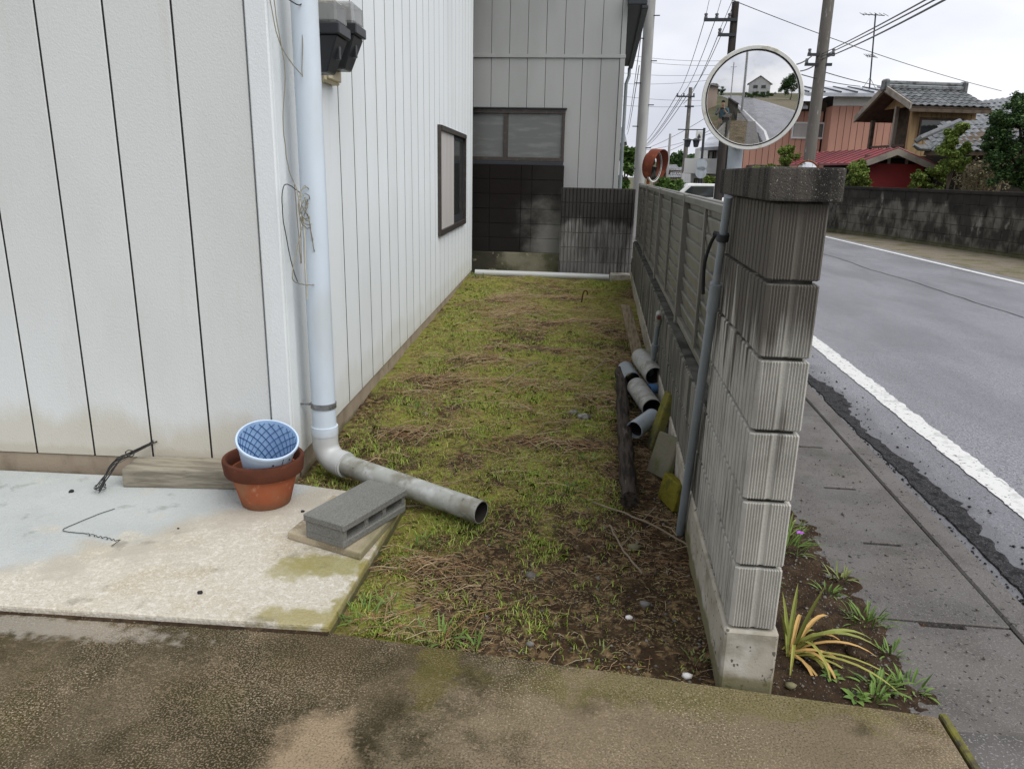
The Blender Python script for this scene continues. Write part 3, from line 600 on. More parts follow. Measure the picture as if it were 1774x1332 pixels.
# blue pot tilted inside it
ax = Vector((.25,-.30,.91)).normalized(); bc = Vector((-1.424,2.95,SZ+.035)); BM = frame(bc, ax)
bp = thing('blue_pot', 'pale blue plastic pot with a dark blue net pattern inside, tilted in the terracotta pot', 'pot', bc)
MB().lathe([(.0,.0),(.066,.0),(.122,.282),(.128,.284),(.130,.290),(.128,.296),(.121,.296)], 48, BM).build('pot_shell', M['blue_pot'], bp, smooth=True)
MB().lathe([(.121,.2955),(.117,.287),(.062,.01),(0,.008)], 48, BM).build('pot_lining', M['blue_in'], bp, smooth=True)
net = MB()
for s in (1, -1):
    for k in range(18):
        pts = []
        for i in range(15):
            t = i/14; z = .015+.27*t; r = .0625+(.1165-.0625)*t-.0012; a = 2*math.pi*k/18+s*t*2.2
            pts.append(BM @ Vector((r*math.cos(a), r*math.sin(a), z)))
        net.tube(pts, .0017, 4, False)
net.build('net', M['blue_net'], bp)
sx = BM.to_3x3()
for an in (-100, -62):
    q = BM @ Vector((.1165*math.cos(rad(an)), .1165*math.sin(rad(an)), .252)); MB().lathe([(0,0),(.004,0),(.004,.002),(0,.002)], 8, frame(q, q-(BM @ Vector((0,0,.252))))).build('hole', M['black'], bp)
MB().tube([BM @ Vector((.1225*math.cos(rad(-80)), .1225*math.sin(rad(-80)), .282)), BM @ Vector((.095*math.cos(rad(-80)), .095*math.sin(rad(-80)), .14))], .0012, 4).build('seam', M['black'], bp)
# paver and hollow block
pq = [Vector((-1.165,2.585)), Vector((-.83,2.462)), Vector((-.790,2.845)), Vector((-1.11,2.955))]
mb = MB().prism([(p.x, p.y) for p in pq], (0,0,SZ), (1,0,0), (0,1,0), (0,0,.032)); o = mb.build('paving_stone', M['paver'], bev=.007, seg=2); tag(o, 'tan paving stone under the grey hollow block at the slab corner', 'paving stone')
mb = MB(); BA = Vector((-1.075,2.548,0)); bx = Vector((.87-1.075+.0, 0, 0)); 
ux = (Vector((-.868,2.466,0))-BA).normalized(); uy = Vector((-ux.y, ux.x, 0)); zb = SZ+.033
# cross-section with three rounded cells, open along the 0.19 m direction (ux)
Lb, Hb = .39, .10
outer = []
def cells(): return [(.040,.135),(.150,.240),(.255,.350)]
# built as two skins plus webs so that the cells are real holes; middle part set in from the skins
sk = MB()
sk.box((0,0,0),(.19,Lb,.030), Matrix(((ux.x,uy.x,0,BA.x),(ux.y,uy.y,0,BA.y),(0,0,1,zb),(0,0,0,1))))
BMx = Matrix(((ux.x,uy.x,0,BA.x),(ux.y,uy.y,0,BA.y),(0,0,1,zb),(0,0,0,1)))
hb = thing('hollow_block', 'grey hollow concrete block lying flat on the tan paving stone', 'concrete block', BMx @ Vector((.095,.195,0)))
def web(y0, y1, r0, r1):
    p = []
    n = 6
    # a web that flares into the skins (rounded cell corners)
    for k in range(n+1):
        a = k/n*math.pi/2; p.append((y1+(.018-.018*math.sin(a) if r1 else 0), .029+.018-.018*math.cos(a)))
    p2 = [(y, .10-(z-.0)-.0) for y, z in reversed(p)]
    q = []
    for k in range(n+1):
        a = k/n*math.pi/2; q.append((y0-(.018-.018*math.sin(a) if r0 else 0), .029+.018-.018*math.cos(a)))
    q2 = [(y, .10-z) for y, z in reversed(q)]
    poly = p+p2+list(reversed(q2))+list(reversed(q))
    return poly
MB().box((0,0,.0),(.19,Lb,.0295), BMx).build('bottom_skin', M['cblock'], hb, bev=.004)
MB().box((-.006,-.004,.0705),(.196,Lb+.004,.10), BMx).build('top_skin', M['cblock'], hb, bev=.004)
o3 = BMx @ Vector((0,0,0)); X3 = ux; Y3 = uy
for (y0, y1, r0, r1) in ((.0,.022,0,1),(.128,.150,1,1),(.240,.262,1,1),(.368,.39,1,0)):
    MB().prism(web(y0, y1, r0, r1), BMx @ Vector((.004,0,0)), uy, Vector((0,0,1)), ux*.182).build('web', M['cblock'], hb)

# ------------------------------------------------------------------ fluted blocks
def flute_block(L, T, end0=False, end1=False, pitch=.05, depth=.014, H=.190, wide=True):
    """block along local y; both long faces ribbed; end0/end1: ribbed end faces"""
    x0, x1 = -T/2, T/2; out = []
    def side(y):   # inset of long face at y
        u = (y/ (2*pitch)) % 1
        prof = [(0,.0),(.04,1),(.15,1),(.20,0),(.50,0),(.54,.8),(.63,.8),(.67,0),(1.01,0)] if wide else [(0,0),(.04,1),(.14,1),(.18,0),(.48,0),(.53,1),(.62,1),(.66,0),(1.01,0)]
        for (a, da), (b, db) in zip(prof[:-1], prof[1:]):
            if a <= u <= b: return depth*(da+(db-da)*(u-a)/(b-a))
        return 0
    base = [0,.04,.15,.20,.50,.54,.63,.67] if wide else [0,.04,.14,.18,.48,.53,.62,.66]
    yb = sorted({round((k+b)*2*pitch, 5) for k in range(int(L/(2*pitch))+1) for b in base if .008 < (k+b)*2*pitch < L-.008})
    def endrow(w):
        n = 15; row = []
        xs = np.linspace(-w/2+.012, w/2-.006, n*2+1)
        for i, x in enumerate(xs):
            c = abs(i-n) <= 1; row.append((x, .006 if c else (.0035 if i % 2 else 0)))
        return row
    # outline counter-clockwise from (x0,0)
    ol = [(x0+.012, 0), (x0, .012)] if end0 else [(x0, 0)]
    poly = []
    if end0:
        for x, d in endrow(T): poly.append((x, d))
    else: poly += [(x0+.003, 0), (x1-.003, 0)]
    poly.append((x1, .008))
    for y in yb: 
        if y > .01: poly.append((x1-side(y), y))
    poly.append((x1, L-.008))
    if end1:
        for x, d in reversed(endrow(T)): poly.append((x, L-d))
    else: poly += [(x1-.003, L), (x0+.003, L)]
    poly.append((x0, L-.008))
    for y in reversed(yb):
        if y > .01: poly.append((x0+side(y), y))
    poly.append((x0, .008))
    n = len(poly); mb = MB(); c = .0035
    cx, cy = 0, L/2
    ins = [((x-cx)*(1-2*c/T)+cx, (y-cy)*(1-2*c/L)+cy) for x, y in poly]
    for pts, z in ((ins, 0), (poly, c), (poly, H-c), (ins, H)): mb.v += [(x, y, z) for x, y in pts]
    for k in range(3):
        for i in range(n): mb.f.append((k*n+i, k*n+(i+1) % n, (k+1)*n+(i+1) % n, (k+1)*n+i))
    mb.f += [tuple(reversed(range(n))), tuple(range(3*n, 4*n))]
    me = bpy.data.meshes.new('fluted_block'); me.from_pydata(mb.v, [], mb.f); me.update()
    return me
PX, PY, PT, PL, PB = .422, 1.978, .131, .80, .178
pil = thing('block_pillar', 'tall fluted block pillar with dark capstone at the end of the fence', 'pillar', (PX+PT/2, PY, 0))
fb_end = flute_block(.396, PT, end0=True); fb_end.materials.append(M['flute'])
fb_mid = flute_block(.396, PT); fb_mid.materials.append(M['flute'])
fb_low = flute_block(.396, PT, wide=False); fb_low.materials.append(M['flute_low'])
pxc = PX+PT/2
for k in range(6):
    for i, me in ((0, fb_end), (1, fb_mid)):
        o = link('block', me, None, pil, loc=(pxc+RNG.uniform(-.0015,.0015), PY+.4*i+RNG.uniform(-.001,.001), PB+.005+.2*k))
MB().box((PX+.017,PY+.014,PB-.01),(PX+PT-.017,PY+PL-.01,1.376)).build('mortar_core', M['mortar'], pil)
cp = MB().box((PX-.026,PY-.026,1.377),(PX+PT+.020,PY+PL-.02,1.458)); cp.build('capstone', M['capstone'], pil, bev=.006, seg=2)
MB().box((PX-.010,PY-.006,-.2),(PX+PT+.012,PY+PL+.01,PB-.002)).build('footing', M['footing'], pil, bev=.008)
# low fluted wall carrying the fence
FY0, FY1 = PY+PL+.012, 10.58
lw = thing('low_block_wall', 'low dark fluted block wall under the slatted fence', 'wall', (pxc, FY0, 0))
nb = int((FY1-FY0)/.4)
for k in range(2):
    for i in range(nb): link('block', fb_low, None, lw, loc=(pxc+RNG.uniform(-.001,.001), FY0+.4*i, PB+.005+.2*k))
MB().box((PX+.017,FY0+.006,PB-.01),(PX+PT-.017,FY0+.4*nb-.01,PB+.402)).build('mortar_core', M['mortar'], lw)
MB().box((PX-.004,FY0+.003,-.2),(PX+PT+.006,FY0+.4*nb,PB-.002)).build('footing', M['footing'], lw, bev=.006)
mb = MB().box((PX+.012,FY0+.004,PB+.3965),(PX+PT-.012,FY0+.4*nb-.01,PB+.409)); mb.build('mortar_bed', M['mortar'], lw)
# slatted fence
fn = thing('slat_fence', 'grey bronze aluminium slat fence standing on the low block wall', 'fence', (.49, 4.5, PB+.41))
FZ0, FZ1 = PB+.409, 1.325
py_ = [2.80, 4.55, 6.57, 8.55, 10.50]
for y in py_: MB().box((.455,y-.026,FZ0),(.502,y+.026,FZ1+.01)).build('post', M['alu'], fn, bev=.003)
slm = MB(); slm.prism([(-.006,-.042),(.012,-.042),(.012,-.036),(0,-.030),(-.004,.030),(.008,.036),(.008,.042),(-.010,.042),(-.014,.034),(-.010,-.034)], (0,0,0), (1,0,0), (0,0,1), (0,1,0))
me_s = slm.mesh('slat'); me_s.materials.append(M['alu'])
for i in range(4):
    a, b = py_[i]+.026, py_[i+1]-.026
    for k in range(9):
        z = FZ0+.085+k*.0775
        o = link('slat', me_s, None, fn, loc=(.500, a+.002, z)); o.scale = (1, b-a-.004, 1); o.rotation_euler = (0, rad(-9), 0)
    MB().box((.468,(a+b)/2-.015,FZ0+.03),(.482,(a+b)/2+.015,FZ1-.03)).build('stile', M['alu'], fn, bev=.002)
    MB().box((.462,a+.001,FZ1-.034),(.512,b-.001,FZ1)).build('top_rail', M['alu'], fn, bev=.003)
    MB().box((.470,a+.001,FZ0+.012),(.512,b-.001,FZ0+.045)).build('bottom_rail', M['alu'], fn, bev=.003)

# ------------------------------------------------------------------ back of the yard: fluted wall, stained alcove, grey house
bw = thing('back_block_wall', 'dark grey fluted block wall closing the back of the yard', 'wall', (-.07, 10.6, 0))
fb_back = flute_block(.396, .12, wide=False, end0=False); fb_back.materials.append(M['flute_back'])
fb_half = flute_block(.196, .12, wide=False); fb_half.materials.append(M['flute_back'])
for k in range(6):
    x = -.575
    for me, L in ((fb_back,.4),(fb_back,.4),(fb_half,.2)):
        o = link('block', me, None, bw, loc=(x+.002, 10.66, .062+.2*k)); o.rotation_euler = (0,0,-math.pi/2); x += L
MB().box((-.57,10.612,.0),(.42,10.70,1.255)).build('mortar_core', M['flute_back'], bw)
MB().box((-.58,10.592,-.1),(.42,10.73,.058)).build('footing', M['footing'], bw)
dw = thing('plain_block_wall', 'plain block wall blackened by damp under the wide window', 'wall', (-1.2,10.8,0))
MB().box((-2.2,10.83,.0),(-.568,10.95,1.515)).build('mortar_core', M['dark_wall0'], dw)
pb = MB().box((.002,0,.002),(.436,.1,.198)).mesh('plain_block', bev=.003); pb.materials.append(M['plain_block'])
pbs = MB().box((.002,0,.002),(.148,.1,.198)).mesh('plain_block_short', bev=.003); pbs.materials.append(M['plain_block'])
for k in range(6):
    for x, me in ((-2.03,pb),(-1.59,pb),(-1.15,pbs),(-1.0,pb)): link('block', me, None, dw, loc=(x-.0, 10.818+RNG.uniform(-.004,.004), .345+.2*k))
MB().box((-2.2,10.80,-.1),(-.562,10.94,.343)).build('base', M['alcove_base'], dw, bev=.006)
gh = thing('grey_house', 'grey sided house behind the yard with a wide window above dark blocks', 'house', (-1,10.95,0))
GY, GX1 = 10.95, .175
MB().box((-4,GY+.03,-.1),(-.575,16.4,6.4)).box((-.575,GY+.03,-.1),(GX1-.03,16.4,6.4)).build('wall_core', M['groove_shade'], gh)
gxs = [GX1-.055-.247*k for k in range(14)][::-1]
def gboard(a, b, z0, z1): MB().box((a+.003,GY,z0),(b-.003,GY+.04,z1)).build('siding_board', M['grey_siding'], gh, bev=.002)
for a, b in zip(gxs[:-1], gxs[1:]):
    gboard(a, b, 2.975, 6.2)
    if b <= -.50: gboard(a, b, 2.29, 2.925)
    else: gboard(a, b, .9, 2.925)
MB().box((GX1-.052,GY-.012,.9),(GX1+.012,GY+.05,6.2)).build('corner_trim', M['grey_siding'], gh, bev=.003)
MB().box((GX1-.028,GY+.052,.9),(GX1+.003,16.4,3.9)).build('side_wall', M['grey_siding'], gh)
MB().box((-4,GY-.02,2.927),(GX1+.02,GY+.04,2.973)).build('belt_trim', M['grey_siding'], gh, bev=.004)
wv = MB().box((-2.3,GY-.04,1.59),(-.575,GY+.05,1.64)).box((-2.3,GY-.04,2.215),(-.575,GY+.05,2.275)).box((-.615,GY-.038,1.64),(-.577,GY+.05,2.215)).box((-1.42,GY-.025,1.64),(-1.36,GY+.05,2.215)).build('window', M['bronze'], gh, bev=.003)
MB().box((-2.3,GY-.005,1.642),(-1.422,GY+.004,2.213)).build('pane', M['dull_glass'], wv)
MB().box((-1.358,GY-.015,1.642),(-.617,GY-.006,2.213)).build('pane', M['dull_glass'], wv)
MB().box((-2.3,GY-.07,2.278),(-.555,GY+.03,2.292)).build('drip_edge', M['dark_metal'], wv)
MB().box((-2.3,GY-.06,1.52),(-.58,GY+.02,1.588)).build('sill_beam', M['dark_metal'], gh, bev=.004)
MB().box((GX1+.004,10.8,3.55),(.43,16.6,3.70)).box((.36,10.8,3.50),(.445,16.6,3.548)).build('eave', M['dark_metal'], gh, bev=.01)
MB().tube([(.38,16.45,3.5),(.38,16.45,3.35),(.33,16.45,3.2),(.33,16.45,0)], .035, 12).build('gutter_pipe', M['pvc_grey'], gh, smooth=True)
MB().prism([(-4.4,6.1),(.6,6.1),(-1.9,7.4)], (0,10.6,0), (1,0,0), (0,0,1), (0,6,0)).build('roof', M['dark_metal'], gh)
# pale pipe along the back wall and its block
o = MB().tube([(-1.72,10.42,.085),(.13,10.47,.078)], .045, 20).build('long_pipe', M['pvc'], smooth=True); tag(o, 'long pale pipe lying along the foot of the back wall', 'pipe')
o = MB().box((.14,10.38,-.02),(.41,10.58,.135)).build('footing_block', M['footing'], bev=.012); tag(o, 'grey concrete block in the far corner at the end of the long pipe', 'concrete block')

# ------------------------------------------------------------------ clutter along the fence
def open_pipe(name, a, b, r, mat, label, wall=.004):
    a = Vector(a); b = Vector(b); F = frame(a, b-a); L = (b-a).length
    root = thing(name, label, 'pipe', tuple(a), 'cut pipes heaped by the fence')
    MB().lathe([(r,0),(r,L),(r-wall,L),(r-wall,0)], 28, F, close=True).build('pipe_wall', M[mat], root, smooth=True)
    MB().lathe([(r-wall-.001,.003),(r-wall-.001,L-.03)], 28, F).build('pipe_shade_sheet', M['inside_shade'], root, smooth=True)  # dark inner sheet paints the shade in the pipe mouth
    return root
open_pipe('cut_pipe', (.315,5.26,.20), (.395,4.87,.165), .064, 'pipe_grey', 'topmost grey pipe offcut of the heap, its end open to the camera')
open_pipe('cut_pipe', (.22,5.35,.085), (.26,5.03,.088), .058, 'pvc_grey', 'grey pipe offcut at the left back of the heap by the log')
open_pipe('cut_pipe', (.275,4.78,.115), (.355,4.40,.088), .062, 'pipe_grey', 'grey pipe offcut in the middle of the heap, wide dark mouth')
open_pipe('cut_pipe', (.345,4.20,.10), (.235,4.02,.075), .050, 'pvc_blue', 'short bluish grey pipe offcut at the front of the heap')
MB_ = MB().lathe([(0,0),(.033,0),(.036,.01),(.036,.13),(.03,.145),(.012,.15),(.012,.165),(0,.165)], 20, frame((.40,4.86,.085), (-.65,-.75,.1)))
bt = thing('blue_can', 'small blue can with a black end lying between the pipe offcuts', 'can', (.40,4.86,.05))
MB_.build('can_body', M['bottle_blue'], bt, smooth=True)
q = Vector((.40,4.86,.085)); dq = Vector((-.65,-.75,.1)).normalized()
MB().lathe([(.0375,.09),(.0375,.15),(.012,.158),(0,.158)], 20, frame(q, dq)).build('can_end', M['black'], bt, smooth=True)
MB().lathe([(.014,.158),(.014,.178),(0,.178)], 12, frame(q, dq)).build('nozzle', M['white'], bt, smooth=True)
def lump(name, c, s, mat, seed, label, cat, group=None, sub=2):
    bm = bmesh.new(); bmesh.ops.create_icosphere(bm, subdivisions=sub, radius=1); r = random.Random(seed)
    ph = [Vector((r.uniform(-2,2), r.uniform(-2,2), r.uniform(-2,2))) for _ in range(5)]
    for v in bm.verts:
        k = 1+.16*sum(math.sin(v.co.dot(p)*1.6+i) for i, p in enumerate(ph))/2
        v.co = Vector((v.co.x*s[0]*k, v.co.y*s[1]*k, v.co.z*s[2]*k))
    me = bpy.data.meshes.new(name); bm.to_mesh(me); bm.free(); me.shade_smooth()
    o = link(name, me, M[mat], org=c); tag(o, label, cat, group); return o
o = lump('clod', (.285,4.92,.06), (.06,.07,.05), 'brownlump', 3, 'brown lump of earth between the pipe offcuts', 'clod')
# log lying along the yard
lg = [(.185,5.32,.075),(.188,4.9,.07),(.18,4.4,.06),(.185,3.9,.05),(.182,3.5,.045),(.186,3.17,.03)]
lp_ = wob([Vector(p) for p in lg], 6, .002)
o = MB().tube(lp_, [.038+.004*math.sin(i*1.3)+.002*RNG.random() for i in range(len(lp_))], 14).build('log', M['logdark'], smooth=True); tag(o, 'long dark wet log lying beside the heap of pipe offcuts', 'log')
# plank leaning/lying by the wall
o = MB().box((-.042,0,0),(.042,1.35,.035), Matrix.Translation((.325,5.42,.10)) @ Matrix.Rotation(rad(3.5),4,'Z') @ Matrix.Rotation(rad(8),4,'X')).build('plank', M['plank'], bev=.004); tag(o, 'grey brown plank lying along the low wall behind the pipes', 'plank')
# standing tap pipe
tp = thing('standpipe', 'slim grey standpipe with a tap stub beside the low wall', 'standpipe', (.376,5.10,0))
MB().tube([(.376,5.10,.0),(.386,5.02,.25),(.394,4.90,.55)], .017, 14).build('riser', M['pvc_grey'], tp, smooth=True)
MB().tube([(.3875,5.00,.30),(.3895,4.975,.36)], .023, 14).build('coupling', M['pvc_grey'], tp, smooth=True)
MB().tube([(.3925,4.92,.50),(.3945,4.895,.565)], .022, 14).build('coupling', M['pipe_grey'], tp, smooth=True)
MB().tube([(.3945,4.92,.575),(.391,4.84,.565)], .020, 14).build('stub', M['pipe_grey'], tp, smooth=True)
MB().tube([(.3915,4.848,.566),(.390,4.825,.563)], .013, 12).build('stub_end', M['terracotta_rim'], tp, smooth=True)
# leaning mossy tiles
def tile(c, w, h, t, yaw, lean, mat, label, roll=0):
    Mt = Matrix.Translation(c) @ Matrix.Rotation(rad(yaw),4,'Z') @ Matrix.Rotation(rad(lean),4,'X') @ Matrix.Rotation(rad(roll),4,'Y')
    o = MB().box((-w/2,-t/2,0),(w/2,t/2,h), Mt).build('mossy_tile', M[mat], bev=.006); tag(o, label, 'tile', 'mossy tiles leaning on the low wall'); return o
tile((.335,4.03,-.03), .10, .33, .05, -80, -16, 'mosstile', 'narrow green mossy tile leaning on the low wall next to the pipe heap')
tile((.345,3.62,-.03), .20, .22, .035, -68, -20, 'tilegrey', 'grey brown mossy tile, middle of the three leaning on the low wall', -8)
tile((.375,3.30,-.04), .17, .13, .05, -70, -12, 'mosstile2', 'yellow mossy tile at the foot of the leaning conduit')
# conduit on the pillar side with its cable
cd = thing('conduit_pole', 'slim blue grey conduit leaning upright beside the block pillar', 'conduit', (.40,3.08,-.04))
c0, c1 = Vector((.398,3.02,-.05)), Vector((.388,2.50,1.372))
dv = (c1-c0)
MB().tube([c0, c0+dv*.78], .0175, 16).build('tube', M['pvc_grey'], cd, smooth=True)
MB().tube([c0+dv*.73, c0+dv*.80], .021, 16).build('coupling', M['pvc_grey'], cd, smooth=True)
MB().tube([c0+dv*.79, c1], .013, 14).build('upper_tube', M['pvc_grey'], cd, smooth=True)
MB().tube([c0+dv*.905+Vector((0,0,-.004)), c0+dv*.905+dv.normalized()*.02], .020, 12).tube([c0+dv*.91+Vector((-.03,.01,.012)), c0+dv*.91+Vector((.02,0,.0))], .008, 8).build('clamp', M['dark_metal'], cd, smooth=True)
MB().tube(wob([c0+dv*.915+Vector((-.02,.02,0)), c0+dv*.89+Vector((-.032,.03,0)), c0+dv*.84+Vector((-.042,.03,0)), c0+dv*.77+Vector((-.035,.02,0))], 6, 0), .006, 8).build('cable', M['black'], cd, smooth=True)
# bent iron rod in the grass
o = MB().tube(wob([(-.19,8.5,.0),(-.178,8.5,.12),(-.165,8.5,.165),(-.14,8.5,.175),(-.125,8.5,.15),(-.13,8.5,.13)], 6, 0), .008, 8).build('iron_hook', M['iron'], smooth=True); tag(o, 'rusty bent iron rod standing in the grass near the back wall', 'iron rod')
# stems and sticks lying about
sticks = [((.02,3.20,.0),(.42,2.90,.01),'thin dead branch lying at the foot of the log'),((.10,3.0,.0),(.22,2.62,.01),'thin curved twig on bare soil in front of the log'),((-.62,5.0,.02),(-.40,5.55,.06),'pale forked twig in the middle of the grass'),((-.1,5.1,.02),(.08,5.6,.07),'bent pale twig near the log end'),((-.85,3.05,.0),(-.43,2.98,.04),'pale straw stalk lying under the outlet pipe')]
for a, b, l in sticks:
    a = Vector(a); b = Vector(b); z = lambda p: float(yard_z(p.x, p.y))
    a.z += z(a)+.012; b.z += z(b)+.012; md = a.lerp(b,.5)+Vector((RNG.uniform(-.03,.03), RNG.uniform(-.03,.03), .02))
    o = MB().tube(wob([a, md, b], 6, .003), .004, 6).tube([md, md+Vector((.06,.09,.03))], .0025, 5).build('stick', M['twig']); tag(o, l, 'stick', 'sticks lying in the yard')
# stones
stones = [(-.20,2.56,.020,'stone','dark flat stone on the bare soil in the front of the yard'),(-.56,2.26,.014,'footing','pale pebble beside the weeds at the slab corner'),(-.98,3.10,.05,'cblock','flat grey stone under the elbow of the downpipe'),(.20,2.86,.024,'footing','tan stone near the fence footing on bare soil'),(-1.02,4.35,.02,'footing','pale pebble in the grass along the house'),(.16,2.32,.012,'white','white pebble on bare soil near the pillar footing'),(.33,2.05,.014,'white','white pebble beside the pillar footing'),(.22,2.42,.016,'stone','grey stone on bare soil in front of the fence'),(-.16,2.12,.012,'stone','small grey stone at the edge of the brown concrete'),(-.05,4.45,.035,'stone','dark stone half sunk in straw near the pipes'),(-.12,4.55,.03,'stone','second dark stone half sunk in straw near the pipes'),(.63,2.02,.016,'footing','pale stone at the foot of the pillar on the street side')]
for i, (x, y, r, mt, l) in enumerate(stones):
    z = float(yard_z(x, y)) if x < .5 else float(bank_z(x, y))
    lump('stone', (x, y, z+r*.35), (r*1.3, r, r*.7), mt, 20+i, l, 'stone', 'stones on the soil', 1)
for x, y, r, l in ((-1.30,2.16,.009,'black pebble near the front edge of the pale slab'),(-2.28,2.86,.012,'black crumb on the pale slab left of the wire bundle'),(-1.20,2.83,.008,'black crumb on the pale slab behind the hollow block'),(-1.63,2.60,.005,'tiny dark crumb in the middle of the pale slab')):
    lump('pebble', (x, y, SZ+r*.4), (r*1.2, r, r*.7), 'black', int(x*99), l, 'stone', 'dark crumbs on the slab', 1)

# ------------------------------------------------------------------ grass, straw, weeds
def tri_mesh(name, V, F, mat, smooth=False):
    me = bpy.data.meshes.new(name); me.vertices.add(len(V)); me.vertices.foreach_set('co', np.asarray(V, np.float32).ravel())
    n, k = F.shape; me.loops.add(n*k); me.loops.foreach_set('vertex_index', F.astype(np.int32).ravel())
    me.polygons.add(n); me.polygons.foreach_set('loop_start', np.arange(0, n*k, k, dtype=np.int32))
    try: me.polygons.foreach_set('loop_total', np.full(n, k, np.int32))
    except Exception: pass
    me.update(calc_edges=True); me.materials.append(M[mat]); return me
def blades(x, y, z, h, w, lean, name, mat):
    n = len(x); a = NR.random(n)*2*np.pi; dx, dy = np.cos(a), np.sin(a); b = NR.random(n)*2*np.pi; lx, ly = np.cos(b)*lean*h, np.sin(b)*lean*h
    P = np.stack([x, y, z], 1); D = np.stack([dx*w, dy*w, 0*w], 1)
    mid = P+np.stack([lx*.35, ly*.35, h*.6], 1); tip = P+np.stack([lx, ly, h*(1-.35*np.clip(lean, 0, 1.4))], 1)
    V = np.stack([P-D, P+D, mid+D*.75, tip, mid-D*.75], 1).reshape(-1, 3)
    i = np.arange(n)[:, None]*5; F = np.concatenate([i, i+1, i+2, i+3, i+4], 1)
    return tri_mesh(name, V, F, mat)
def scatter(n, dens):
    y = 2.0+(10.65-2.0)*NR.random(n*3)**1.35; x = -1.85+2.27*NR.random(n*3)
    ok = (x > np.where(y < 3.10, -.79, wallx(y)+.045)) & (x < .41) & (y > edge_y(x)+.03)
    x, y = x[ok], y[ok]; k = NR.random(len(x)) < dens(x, y); return x[k][:n], y[k][:n]
def green(x, y):
    g = sstep(.50, .66, fbm(x*1.3+40, y*.9+11, 4)); g = g+.9*sstep(.30, .02, np.abs(x-wallx(y)-.25))*sstep(.42, .6, fbm(x*2+3, y*1.7+8))
    for a, b, r in ((-.25,4.45,.22),(.02,4.55,.16),(-.55,5.6,.3),(-1.15,4.55,.18),(-.5,6.6,.35),(-.75,9.2,.4),(-.25,3.4,.22),(-.55,2.95,.14),(-.72,2.3,.12),(.0,9.8,.35),(-1.2,6.2,.2),(-1.25,7.6,.22)): g = g+np.exp(-((x-a)/r)**2-((y-b)/r)**2)
    return np.clip(g, 0, 1)*(.1+.9*sstep(.12, .45, cover(x, y)+.15))
x, y = scatter(150000, lambda x, y: sstep(.25, .6, cover(x, y))*.9*sstep(.34,.55,fbm(x*9+3,y*8+1,3))+.05*sstep(.5,.58,fbm(x*6+30,y*6,3)))
n = len(x); h = NR.uniform(.004, .015, n); w = NR.uniform(.0010, .0026, n)
tag(link('ground_cover', blades(x, y, yard_z(x, y)-.003, h, w, NR.uniform(.3, 1.8, n), 'ground_cover', 'mossgrass'), None), 'short mossy green ground cover over the yard soil', 'ground cover', kind='stuff')
x, y = scatter(60000, lambda x, y: green(x, y)*.85*sstep(.38,.6,fbm(x*8+13,y*8+5,3)))
n = len(x); h = NR.uniform(.010, .040, n)*(.6+.8*fbm(x*3,y*3)); w = NR.uniform(.0011, .0022, n)
tag(link('grass', blades(x, y, yard_z(x, y)-.004, h, w, NR.uniform(.2, 1.3, n), 'grass', 'grass'), None), 'patches of brighter green grass in the yard', 'grass', kind='stuff')
def straw(n, dens, lmin, lmax, name):
    x, y = scatter(n, dens); n = len(x); a = NR.normal(.15, .8, n); L = NR.uniform(lmin, lmax, n)*(.4+.6*NR.random(n)); w = NR.uniform(.0008, .0020, n)*(1 if lmax > .1 else .6); lk = 1 if lmax > .1 else .3
    dx, dy = np.cos(a)*L/2, np.sin(a)*L/2; z0 = yard_z(x-dx, y-dy)+NR.uniform(.002, .022, n)*lk; z1 = yard_z(x+dx, y+dy)+NR.uniform(.002, .030, n)*lk; zm = np.maximum((z0+z1)/2, yard_z(x, y))+NR.uniform(.0, .02, n)*lk
    nx_, ny_ = -np.sin(a)*w, np.cos(a)*w; bx, by = NR.normal(0, .08, n)*L*-np.sin(a), NR.normal(0, .08, n)*L*np.cos(a)
    A = np.stack([x-dx, y-dy, z0], 1); B = np.stack([x+bx, y+by, zm], 1); Cc = np.stack([x+dx, y+dy, z1], 1); N = np.stack([nx_, ny_, 0*w], 1); U = np.stack([0*w, 0*w, w*1.3], 1)
    V = np.stack([A-N, A+N, A+U, B-N, B+N, B+U, Cc-N, Cc+N, Cc+U], 1).reshape(-1, 3); i = np.arange(n)[:, None]*9
    F = np.concatenate([np.concatenate([i+a0, i+a1, i+a1+3, i+a0+3], 1) for q in (0, 3) for a0, a1 in ((0+q, 1+q), (1+q, 2+q), (2+q, 0+q))], 0)
    return tri_mesh(name, V, F, 'straw')
tag(link('straw', straw(11500, lambda x, y: np.clip(straw_d(x, y)**1.2+.22*sstep(.5,.62,fbm(x*2.5+70,y*2.5)), 0, 1)*.9*sstep(.36, .6, fbm(x*4+2, y*4+7)+.06)*(1-.92*sstep(3.2,2.7,y)*sstep(-.5,-.25,x)), .05, .30, 'straw'), None), 'dead brown stems matted on the yard', 'straw', kind='stuff')
tag(link('dead_leaf_litter', straw(34000, lambda x, y: (.40*sstep(.44, .62, fbm(x*2.2+8, y*2.2+1))+.12)*(1-.8*sstep(2.9,2.3,y)*sstep(-.45,-.15,x)), .012, .06, 'dead_leaf_litter'), None), 'short dry bits of stem littered over the soil', 'plant litter', kind='stuff')
